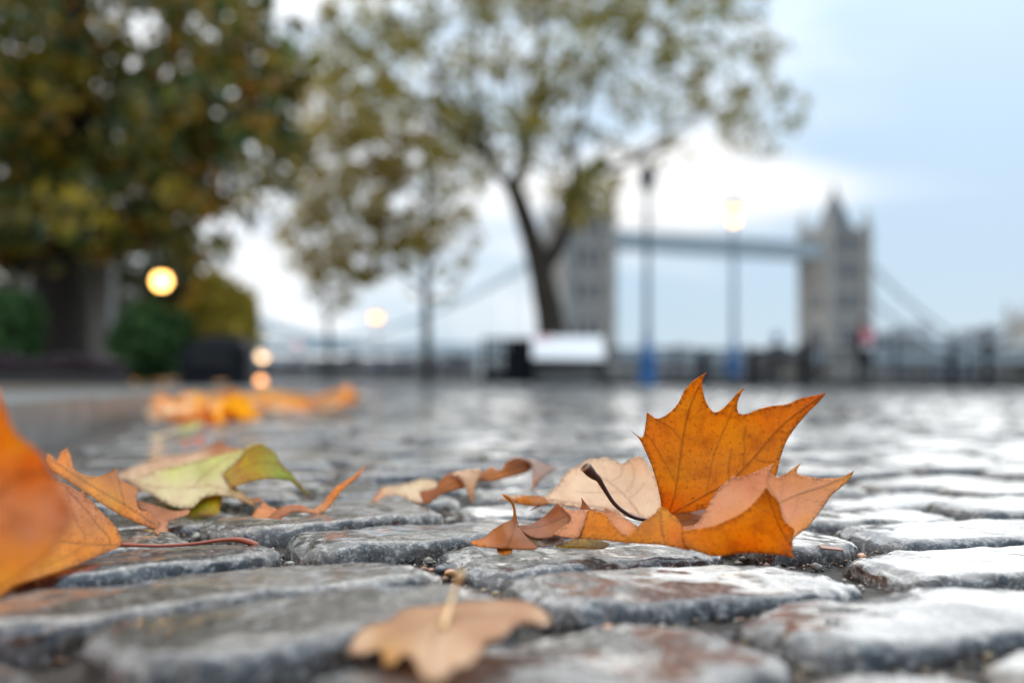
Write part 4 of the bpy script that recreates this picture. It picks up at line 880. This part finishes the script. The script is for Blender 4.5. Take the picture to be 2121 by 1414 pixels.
# slim tree
Y3 = 27.5
t3 = empty('young_tree', at(886, 797, Y3)); tag(t3, 'slim straight tree with ochre leaves left of the forked tree', 'tree')
limbs(t3, 't3', [([(886, 800), (884, 700), (882, 600), (884, 500), (886, 400), (892, 320), (900, 240)], .13, .06), ([(884, 520), (830, 450), (770, 400)], .05, .02), ([(884, 470), (930, 420), (960, 380)], .05, .02), ([(883, 600), (820, 560), (740, 530)], .05, .02)], Y3, M_BARK)
P = clumps([(800, 400, 200, 130, 84, 32, .7), (730, 500, 150, 90, 66, 36, .65), (700, 585, 60, 60, 20, 26, .5), (900, 500, 90, 80, 22, 20, .55), (700, 330, 130, 80, 34, 28, .65), (900, 600, 60, 30, 7, 12, .45), (650, 230, 120, 80, 30, 24, .65), (860, 300, 130, 70, 34, 24, .65), (720, 230, 130, 80, 30, 24, .65)], 12, Y3, 1.4, 1.5, 1.5, .74)
OC = [(.38, .27, .015), (.30, .22, .015), (.22, .18, .015), (.33, .20, .02), (.16, .14, .015)]
leafcloud('crown', P - np.array(t3.location)[None], .16, OC, t3, M_TL, 3)
# second thin trunk
t4 = empty('young_tree', at(683, 797, 30)); tag(t4, 'thin leaning sapling between the golden bush and the slim tree', 'tree')
limbs(t4, 't4', [([(686, 800), (684, 740), (680, 680), (672, 620), (660, 540), (640, 460)], .09, .04), ([(680, 660), (706, 620), (730, 560)], .04, .02), ([(665, 560), (610, 500), (570, 430)], .04, .02)], 30, M_BARK)
P = clumps([(620, 420, 110, 90, 15, 16, .5), (560, 330, 90, 70, 9, 13, .5), (690, 620, 30, 40, 6, 12, .35)], 14, 30, 1, 1.8)
leafcloud('crown', P - np.array(t4.location)[None], .15, [(.26, .2, .06), (.2, .17, .05), (.3, .22, .10)], t4, M_TL, 4)
t5 = empty('evergreen_tree', at(230, 797, 23)); tag(t5, 'dark evergreen mass standing behind the garden wall and posts', 'tree')
limbs(t5, 't5', [([(235, 800), (232, 700), (228, 600), (225, 500), (220, 380)], .22, .08), ([(230, 640), (300, 580), (360, 540)], .07, .03), ([(230, 620), (150, 560), (80, 520)], .07, .03)], 23, M_BARK)
P = clumps([(230, 560, 190, 90, 120, 40, .6), (-40, 560, 260, 100, 120, 40, .6), (240, 650, 170, 60, 60, 36, .5), (40, 660, 200, 60, 60, 36, .5), (150, 470, 200, 60, 50, 36, .6)], 16, 23, .8)
leafcloud('crown', P - np.array(t5.location)[None], .2, [(.05, .07, .02), (.07, .08, .02), (.10, .08, .02), (.04, .06, .02)], t5, M_TL, 5)
# bushes
def bush(name, px, py, rx, ry, Y, n, size, cols, label, seed, group=None):
    base = at(px, py+ry, Y); rt = empty(name, base); tag(rt, label, 'bush', group); r = np.random.default_rng(seed)
    c = at(px, py, Y); k = Y/F
    d = r.normal(size=(n, 3)); d /= np.linalg.norm(d, axis=1, keepdims=True); q = r.uniform(.45, 1, (n, 1))**.4
    lump = 1 + .10*np.sin(d[:, :1]*5 + seed)*np.cos(d[:, 2:]*4) + .10*np.sin(d[:, 1:2]*9 + seed)*np.sin(d[:, 2:]*11)
    lump = lump*np.where(r.uniform(size=(n, 1)) < .08, r.uniform(1.0, 1.22, (n, 1)), 1)
    P = np.array(c - base)[None] + d*q*lump*np.array([rx*k, rx*k*.9, ry*k])
    leafcloud('foliage', P, size, cols, rt, M_TL, seed)
    mb = MB()
    for i in range(5): mb.tube([(0.05*math.cos(i*1.3), .05*math.sin(i*1.3), -.05), (rx*k*.4*math.cos(i*1.3), rx*k*.4*math.sin(i*1.3), ry*k*1.1)], [.03, .012], 6)
    mb.build('stem', M_BARK, rt)
GR = [(.05, .14, .035), (.07, .17, .045), (.04, .10, .03), (.10, .20, .05)]
bush('golden_bush', 458, 672, 80, 100, 12.5, 5600, .085, [(.50, .38, .04), (.42, .33, .04), (.58, .42, .05), (.34, .28, .04)], 'rounded golden olive bush beside the black bin', 31)
bush('green_bush', 318, 705, 84, 78, 12, 2800, .08, GR, 'clipped dark green bush between the stone post and golden bush', 32)
bush('green_bush', 25, 690, 62, 90, 11.5, 2400, .08, GR, 'leafy green bush at the left edge left of the big trunk', 33)
bush('dark_shrub', 520-160, 600, 60, 60, 16.5, 1000, .10, [(.08, .085, .015), (.12, .09, .012)], 'dull olive shrub behind the green bush under the lit lantern', 34)
hedge = empty('low_hedge', at(110, 803, 9.5)); tag(hedge, 'long low purple brown heather hedge in a dark trough at the left', 'hedge')
k = 9.5/F; r_ = np.random.default_rng(5); n = 3800
P = np.stack([r_.uniform(-190*k, 140*k, n), r_.uniform(-.18, .18, n), r_.uniform(.10, .29, n)], 1); P[:, 2] += .03*np.sin(P[:, 0]*9)
leafcloud('foliage', P, .045, [(.08, .05, .065), (.10, .065, .08), (.05, .045, .04), (.13, .08, .09)], hedge, M_TL, 6)
MB().box((-25*k, 0, .06), (340*k, .42, .14), 0, .01).build('trough', simple('dark_trough', (.03, .028, .028), .6), hedge)

# ------------------------------------------------------------------ stone posts and garden wall
M_PST = stone_mat('pale_post_stone', (.26, .25, .235), (.40, .385, .36), 3, .8, .01, 0)
def post(px0, px1, ytop, ybot, Y, label):
    c = at((px0+px1)/2, ybot, Y); w_ = (px1-px0)/F*Y; h = at((px0+px1)/2, ytop, Y).z - c.z
    rt = empty('stone_post', c); tag(rt, label, 'post', 'pale stone posts by the garden wall')
    MB().box((0, 0, h*.46), (w_*.86, w_*.86, h*.92), 0, .015).build('shaft', M_PST, rt); MB().box((0, 0, .1), (w_, w_, .2), 0, .015).build('plinth', M_PST, rt)
    MB().box((0, 0, h*.93), (w_*1.02, w_*1.02, h*.05), 0, .01).lathe([(w_*.62, h*.955), (w_*.5, h*.975), (.02, h*1.0)], n=4).build('cap', M_PST, rt)
post(188, 232, 540, 800, 15, 'pale stone post just right of the big dark trunk')
post(246, 280, 600, 800, 16.5, 'shorter pale stone post behind the green bush')
post(24, 56, 560, 800, 16, 'pale stone post left of the big dark trunk')
gw = empty('garden_wall', at(150, 798, 19)); tag(gw, 'dark old stone garden wall behind the posts and bushes', 'wall')
k = 19/F; M_GW = [stone_mat(f'garden_stone_{i}', tuple(x*.7 for x in c), c, 3, .85, .02, 0) for i, c in enumerate([(.10, .095, .08), (.13, .12, .10), (.085, .085, .075)])]
rr = random.Random(3); z = 0; W0, W1 = -520*k, 262*k
MB().box(((W0+W1)/2, .12, .9), (W1-W0, .16, 1.78)).build('core', M_GW[2], gw)
shared = {}
row = 0
while z < 1.72:
    h = .215; x = W0 + (row % 2)*.2
    while x < W1 - .2:
        wd = rr.choice((.36, .46, .56)); wd = min(wd, W1-x)
        key = (round(wd, 2), rr.randint(0, 2))
        if key not in shared: shared[key] = MB().box((0, 0, 0), (wd-.02, .2, h-.02), 0, .012).build('stone', M_GW[key[1]], gw); o = shared[key]
        else: o = link(bpy.data.objects.new('stone', shared[key].data), gw)
        o.location = (x + wd/2, rr.uniform(-.012, .012), z + h/2); x += wd
    z += h; row += 1
MB().box(((W0+W1)/2, .05, 1.83), (W1-W0+.1, .44, .1), 0, .02).build('coping', M_GW[1], gw)

# ------------------------------------------------------------------ litter bin
M_BLK = simple('black_paint', (.007, .008, .011), .6, var=.3, scale=4, spec=.12)
bn = empty('litter_bin', at(452, 814, 10.2)); tag(bn, 'squat black litter bin with sloping hood in front of the golden bush', 'litter bin')
k = 10.2/F*1.10
MB().box((0, 0, 40*k), (122*k, 100*k, 80*k), .1, .02).build('body', M_BLK, bn)
hd = MB(); a = [hd.bm.verts.new((x*k, y*k, z*k)) for x, y, z in ((-64, -52, 80), (64, -52, 80), (64, 52, 80), (-64, 52, 80), (-8, -36, 108), (46, -36, 106), (46, 36, 106), (-8, 36, 108))]
for f in ((0, 1, 2, 3), (4, 7, 6, 5), (0, 4, 5, 1), (1, 5, 6, 2), (2, 6, 7, 3), (3, 7, 4, 0)): hd.bm.faces.new([a[i] for i in f])
bmesh.ops.bevel(hd.bm, geom=list(hd.bm.edges), offset=.012, segments=2, affect='EDGES'); hd.build('hood', M_BLK, bn)
MB().box((0, -51*k, 62*k), (80*k, 6*k, 18*k), .1).build('slot', simple('bin_slot', (.004, .004, .004), .7), bn)
MB().box((0, 0, 2*k), (128*k, 106*k, 5*k), .1, .004).build('base', M_BLK, bn)

# ------------------------------------------------------------------ lamps
M_BLUE = simple('blue_paint', (.010, .13, .36), .35, var=.15, scale=5); M_SHAFT = simple('grey_blue_paint', (.09, .15, .22), .4, var=.15, scale=4)
M_LIT = emis('lamp_glow', (1, .36, .07), 3.4); M_LIT2 = emis('lantern_glow', (1, .50, .16), 4.0); M_GLS = simple('dark_lantern_glass', (.10, .13, .17), .1, var=.2)
def lamp_post(px, ybase, ylamp, Y, label, lit, ybot_blue, base_mat=None, lw=.22):
    b = at(px, ybase, Y); H = at(px, ylamp, Y).z - b.z; hb = at(px, ybot_blue, Y).z - b.z
    rt = empty('lamp_post', b); tag(rt, label, 'lamp post', 'lamp posts on the quay')
    MB().lathe([(.27, 0), (.27, .10), (.24, .14), (.23, hb*.5), (.25, hb*.53), (.19, hb*.62), (.13, hb*.74), (.11, hb*.95), (.14, hb*.97), (.08, hb)], n=12).build('base', base_mat or M_BLUE, rt)
    MB().lathe([(.085, hb*.99), (.07, H*.70), (.10, H*.71), (.10, H*.72), (.06, H*.73), (.05, H-.42), (.07, H-.40), (.03, H-.34)], n=10).build('shaft', M_SHAFT, rt)
    MB().tube([(-.32, 0, H*.80), (.32, 0, H*.80)], .018, 6).build('ladder_bar', M_SHAFT, rt)
    ln = MB().lathe([(lw*.55, H-.30), (lw, H+.16), (lw*.98, H+.18)], n=6).build('lantern', (M_LIT if Y > 60 else M_LIT2) if lit else M_GLS, rt)
    for i in range(6):
        a_ = 2*math.pi*(i+.5)/6; MB().tube([(lw*.56*math.cos(a_), lw*.56*math.sin(a_), H-.30), (lw*1.01*math.cos(a_), lw*1.01*math.sin(a_), H+.17)], .03, 4).build('glazing_bar', M_BLK, ln)
    MB().lathe([(lw*1.12, H+.17), (lw*1.08, H+.20), (lw*.55, H+.34), (lw*.35, H+.38), (lw*.3, H+.44), (.03, H+.50), (.03, H+.58)], n=6).build('cap', M_BLK, rt)
lamp_post(1340, 797, 372, 26, 'unlit lamp post with bright blue base, left of the two in front of the bridge', False, 690)
lamp_post(1520, 792, 444, 32.5, 'lit lamp post with blue base, right of the two in front of the bridge', True, 702, lw=.26)
lamp_post(778, 796, 657, 92, 'small distant lit lamp post between the two slim trunks', True, 775, lw=.55)
def glow_lamp(name, px, py, Y, rad, col, s, label, ybase, cat):
    b = at(px, ybase, Y); c = at(px, py, Y); h = c.z - b.z
    rt = empty(name, b); tag(rt, label, cat)
    if h > .12:
        MB().lathe([(.07, 0), (.06, .05), (.028, .1), (.024, h-rad*1.15), (.06, h-rad)], n=10).build('post', M_BLK, rt)
        MB().lathe([(rad*.7, h+rad*.82), (rad*1.02, h+rad*.9), (.02, h+rad*1.5)], n=10).build('cap', M_BLK, rt)
    else: MB().lathe([(rad*1.1, 0), (rad*1.1, h-rad*.7), (rad*.8, h-rad*.5)], n=12).build('housing', M_BLK, rt)
    prof = [(rad*math.sin(math.pi*i/10)+.002, h - rad*math.cos(math.pi*i/10)) for i in range(11)]
    MB().lathe(prof, n=16).build('globe', emis(name + '_glow', col, s), rt, True)
glow_lamp('garden_lantern', 330, 582, 12.2, .10, (1, .50, .13), 5.0, 'bright warm globe lantern on a post beneath the big dark tree', 800, 'lantern')
glow_lamp('path_light', 543, 738, 40, .17, (1, .62, .33), 2.6, 'orange path light on a low post right of the golden bush', 797, 'light')
glow_lamp('kerb_light', 540, 789, 11, .045, (1, .42, .15), 2.2, 'dim orange marker light on the ground beside the black bin', 806, 'light')
glow_lamp('signal_light', 615, 712, 70, .18, (1, .55, .50), .9, 'faint pink light on a far post above the path light', 797, 'light')

# ------------------------------------------------------------------ information panel and bench end
M_WHT = simple('white_panel', (.72, .72, .72), .35, var=.05, scale=2); M_PNK = simple('pink_print', (.65, .12, .22), .4); M_GRY = stone_mat('plinth_concrete', (.15, .15, .145), (.24, .24, .23), 3, .7, .006, .1)
Yp = 19.0; k = Yp/F; ip = empty('information_panel', at(1172, 797, Yp)); tag(ip, 'white sloping information panel on a grey plinth beside the forked tree', 'information panel')
MB().box((0, .1, 20*k), (150*k, .3, 40*k), 0, .02).build('plinth', M_GRY, ip)
for sx in (-1, 1): MB().box((sx*68*k, 0, 24*k), (10*k, .10, 48*k), 0, .004).build('leg', M_BLK, ip)
pm = Matrix.Translation((0, 0, 74*k)) @ Matrix.Rotation(R(38), 4, 'X')
for nm, d, off, m_ in (('frame', (164*k, 86*k, .05), -.02, M_BLK), ('board', (156*k, 78*k, .03), .03, M_WHT)):
    o = MB().box((0, 0, off), d, 0, .006).build(nm, m_, ip); o.matrix_local = pm
    if nm == 'board': bo = o
g_ = MB().box((-45*k, 30*k, .048), (34*k, 8*k, .004)).build('printed_heading', M_PNK, bo)
gt = empty('metal_barrier', at(1050, 798, 18.5)); tag(gt, 'black metal barrier section with upright bars left of the information panel', 'barrier'); k = 18.5/F
for i, (x, w_) in enumerate([(-46, 9), (-31, 6), (-18, 6), (-6, 6), (16, 34), (42, 20)]): MB().box((x*k, 0, 50*k), (w_*k, .06, 96*k)).build('bar' if i else 'post', M_BLK, gt)
for z in (8, 30, 94): MB().box((-2*k, .005, z*k), (100*k, .05, 7*k)).build('rail', M_BLK, gt)
MB().box((0, .02, 16*k), (94*k, .03, 22*k)).build('kick_panel', M_BLK, gt)

# ------------------------------------------------------------------ railings, bollards, bench
M_DKS = stone_mat('dark_plinth_stone', (.035, .036, .034), (.075, .075, .07), 3, .6, .006, .2)
def railing(p, q, label, h=1.08, nb=12):
    p, q = Vector(p), Vector(q); d = q-p; L_ = d.length; rt = empty('railing', p, math.atan2(d.y, d.x)); tag(rt, label, 'railing', 'black railings along the river edge')
    MB().box((L_/2, 0, .14), (L_-.01, .34, .28), 0, .02).build('plinth', M_DKS, rt)
    MB().lathe([(.06, .17), (.055, .3), (.055, .35), (.055, h), (.085, h+.03), (.02, h+.1)], n=8).build('post', M_BLK, rt)
    for z in (h-.05, h*.62, .26): MB().tube([(.03, 0, z), (L_-.03, 0, z)], .034, 6).build('rail', M_BLK, rt)
    me = None
    for i in range(nb):
        if me is None: o = MB().box((0, 0, (h+.26)/2-.03), (.034, .034, h-.3)).build('bar', M_BLK, rt); me = o.data
        else: o = link(bpy.data.objects.new('bar', me), rt)
        o.location.x = (i+1)*L_/(nb+1)
def chainline(a, b, n, lab):
    a, b = Vector(a), Vector(b)
    for i in range(n): railing(a + (b-a)*i/n, a + (b-a)*(i+1)/n, lab % ['first', 'second', 'third', 'fourth', 'fifth', 'sixth', 'seventh'][i])
chainline((2.7, 28.5, 0), (16.5, 26.6, 0), 7, '%s black railing section right of the forked tree, counted towards the right edge')
chainline((-14, 52, 0), (-5.8, 43.5, 0), 5, '%s distant railing section seen past the slim trunks, counted from the left')
chainline((-5.8, 43.5, 0), (2.7, 28.5, 0), 7, '%s section of the railing receding behind the forked tree, counted from its far end')
def bollard(px, Y, label, h=.95):
    b = at(px, 790 + .09/Y*F - (px-1060)*.0075, Y); b.z = -.01; rt = empty('bollard', b); tag(rt, label, 'bollard', 'black bollards near the railing')
    MB().lathe([(.17, 0), (.17, .07), (.12, .1), (.105, h*.72), (.13, h*.74), (.13, h*.78), (.095, h*.8)], n=12).build('shaft', M_BLK, rt)
    MB().lathe([(.095, h*.795), (.15, h*.85), (.16, h*.9), (.13, h*.96), (.03, h)], n=12).build('head', M_BLK, rt)
bollard(1456, 25, 'black bollard midway between the two blue-based lamp posts'); bollard(1556, 24.5, 'black bollard just right of the lit lamp post'); bollard(1666, 24, 'black bollard in front of the right bridge tower', 1.1); bollard(1972, 25, 'black bollard at the right against the far buildings', .95)
bollard(2046, 25.5, 'taller black bollard nearest the right edge of the picture', 1.25)
M_WOOD = simple('bench_wood', (.07, .055, .045), .5, var=.3, scale=8)
bc = empty('park_bench', at(1618, 793, 25.8), R(4)); bc.location.z = -.01; tag(bc, 'dark slatted bench facing the river where someone sits', 'bench')
for i in range(4): MB().box((0, -.18+i*.13, .45), (1.5, .11, .035), 0, .006).build('seat_slat', M_WOOD, bc)
for i in range(4): MB().box((0, -.29-.02*i, .56+i*.11), (1.5, .03, .09), 0, .006).build('back_slat', M_WOOD, bc)
for sx in (-1, 1):
    for yy in (-.24, .2): MB().box((sx*.66, yy, .215), (.07, .06, .43)).build('leg', M_BLK, bc)
    MB().box((sx*.69, -.02, .66), (.06, .5, .04)).build('armrest', M_BLK, bc); MB().box((sx*.69, .2, .54), (.05, .05, .2)).build('arm_support', M_BLK, bc)

# ------------------------------------------------------------------ people
def person(loc, rz, joints, edges, mats, label, hair_c, hair_s, hair_mat):
    """one continuous skinned body; joints: name -> (x, y, z, radius_x, radius_y)"""
    names = list(joints); me = bpy.data.meshes.new('body'); me.from_pydata([joints[n_][:3] for n_ in names], [(names.index(a), names.index(b)) for a, b in edges], []); me.update()
    tmp = bpy.data.objects.new('tmp', me); C.objects.link(tmp); tmp.modifiers.new('skin', 'SKIN'); me = tmp.data
    if not me.skin_vertices: 
        bpy.context.view_layer.objects.active = tmp
    for i, n_ in enumerate(names):
        sv_ = me.skin_vertices[0].data[i]; sv_.radius = joints[n_][3:5]; sv_.use_root = (n_ == 'pelvis')
    s_ = tmp.modifiers.new('sub', 'SUBSURF'); s_.levels = 2; s_.render_levels = 2
    dg = bpy.context.evaluated_depsgraph_get(); m2 = bpy.data.meshes.new_from_object(tmp.evaluated_get(dg)); bpy.data.objects.remove(tmp)
    m2.name = 'body'; m2.materials.clear()
    for m_ in mats[0]: m2.materials.append(m_)
    for p in m2.polygons: p.material_index = mats[1](p.center); p.use_smooth = True
    rt = empty('person', loc, rz); tag(rt, label, 'person', 'people by the railing'); link(bpy.data.objects.new('body', m2), rt)
    mb = MB(); bmesh.ops.create_uvsphere(mb.bm, u_segments=14, v_segments=10, radius=1, matrix=Matrix.Translation(hair_c) @ Matrix.Diagonal((*hair_s, 1))); mb.build('hair', hair_mat, rt, True)
    return rt
SKIN = simple('skin', (.52, .30, .21), .5, var=.08); HAIR = simple('dark_hair', (.025, .018, .014), .5); COAT = simple('black_coat', (.015, .016, .02), .75, var=.3, scale=9); TROU = simple('dark_trousers', (.014, .015, .02), .8, var=.3, scale=9); NAVY = simple('navy_coat', (.02, .03, .06), .8, var=.3, scale=9); SHOE = simple('shoe_leather', (.01, .01, .01), .4)
J = {'pelvis': (0, 0, .95, .15, .12), 'waist': (0, 0, 1.12, .145, .11), 'chest': (0, .01, 1.34, .18, .125), 'neck': (0, .02, 1.49, .06, .06), 'chin': (0, .035, 1.56, .065, .075), 'head': (0, .03, 1.66, .078, .095), 'crown': (0, .02, 1.735, .05, .06)}
Eg = [('pelvis', 'waist'), ('waist', 'chest'), ('chest', 'neck'), ('neck', 'chin'), ('chin', 'head'), ('head', 'crown')]
for s_, n_ in ((-1, 'l'), (1, 'r')):
    J.update({'hip'+n_: (s_*.10, 0, .86, .10, .11), 'knee'+n_: (s_*.12, .03 if s_ > 0 else -.02, .48, .065, .07), 'ankle'+n_: (s_*.13, 0, .09, .045, .05), 'toe'+n_: (s_*.15, .17, .04, .045, .03),
              'sh'+n_: (s_*.20, 0, 1.41, .075, .075), 'elb'+n_: (s_*.29, -.06, 1.13, .055, .055), 'wr'+n_: (s_*.20, .09, .97, .04, .04), 'hand'+n_: (s_*.16, .13, .93, .035, .03)})
    Eg += [('pelvis', 'hip'+n_), ('hip'+n_, 'knee'+n_), ('knee'+n_, 'ankle'+n_), ('ankle'+n_, 'toe'+n_), ('chest', 'sh'+n_), ('sh'+n_, 'elb'+n_), ('elb'+n_, 'wr'+n_), ('wr'+n_, 'hand'+n_)]
pw = at(1790, 787, 26.2); pw.z = -.01
psn = person(pw, R(8), J, Eg, ([SKIN, COAT, TROU, SHOE], lambda c: 3 if c.z < .085 else 2 if c.z < .80 else 0 if c.z > 1.50 else 1), 'person in a dark coat standing at the railing with a pink and white backpack', (0, .0, 1.69), (.105, .115, .115), HAIR)
psn.scale = (1.12, 1.05, 1.04)
M_BPK = simple('pink_cloth', (.72, .20, .26), .7, var=.12); M_BPW = simple('white_cloth', (.72, .72, .73), .7, var=.08)
bp = empty('backpack', pw + Vector((0.02, -.19, 1.0)), R(8)); tag(bp, 'pink and white backpack worn by the standing person', 'backpack')
MB().box((0, 0, .34), (.27, .15, .30), 0, .05).build('upper_bag', M_BPK, bp, True); MB().box((0, -.005, .09), (.26, .15, .18), 0, .045).build('lower_pocket', M_BPW, bp, True)
for sx in (-1, 1): MB().tube([(sx*.11, .05, .50), (sx*.12, .16, .47), (sx*.13, .26, .30), (sx*.14, .10, .06)], .018, 6).build('strap', M_BPK, bp)
J2 = {'pelvis': (0, 0, .55, .16, .13), 'waist': (0, .01, .70, .155, .13), 'chest': (0, .06, .92, .19, .14), 'neck': (0, .11, 1.07, .06, .06), 'chin': (0, .15, 1.13, .065, .075), 'head': (0, .16, 1.22, .078, .095), 'crown': (0, .14, 1.30, .05, .06)}
Eg2 = [('pelvis', 'waist'), ('waist', 'chest'), ('chest', 'neck'), ('neck', 'chin'), ('chin', 'head'), ('head', 'crown')]
for s_, n_ in ((-1, 'l'), (1, 'r')):
    J2.update({'hip'+n_: (s_*.10, .08, .54, .10, .10), 'knee'+n_: (s_*.13, .48, .52, .07, .07), 'ankle'+n_: (s_*.13, .50, .09, .045, .05), 'toe'+n_: (s_*.14, .66, .04, .045, .03), 'sh'+n_: (s_*.21, .05, .98, .08, .08), 'elb'+n_: (s_*.27, .14, .70, .055, .055), 'wr'+n_: (s_*.15, .34, .64, .04, .04), 'hand'+n_: (s_*.08, .40, .63, .035, .03)})
    Eg2 += [('pelvis', 'hip'+n_), ('hip'+n_, 'knee'+n_), ('knee'+n_, 'ankle'+n_), ('ankle'+n_, 'toe'+n_), ('chest', 'sh'+n_), ('sh'+n_, 'elb'+n_), ('elb'+n_, 'wr'+n_), ('wr'+n_, 'hand'+n_)]
ps = at(1612, 793, 25.8); ps.z = .03; ps.y -= .04
person(ps, R(4), J2, Eg2, ([SKIN, NAVY, TROU, SHOE], lambda c: 3 if c.z < .085 else 2 if c.y > .22 and c.z < .60 else 0 if c.z > 1.08 else 1), 'person in a navy coat and blue hat sitting on the bench', (0, .145, 1.24), (.1, .11, .10), HAIR)
ht = MB().lathe([(.115, 0), (.12, .05), (.10, .12), (.05, .16), (.03, .17)], n=14).build('knit_hat', simple('blue_wool', (.10, .20, .45), .9, var=.2, scale=30), None, True); ht.location = ps + Vector((-.01, .145, 1.25)); tag(ht, 'blue knitted hat on the person sitting on the bench', 'hat')
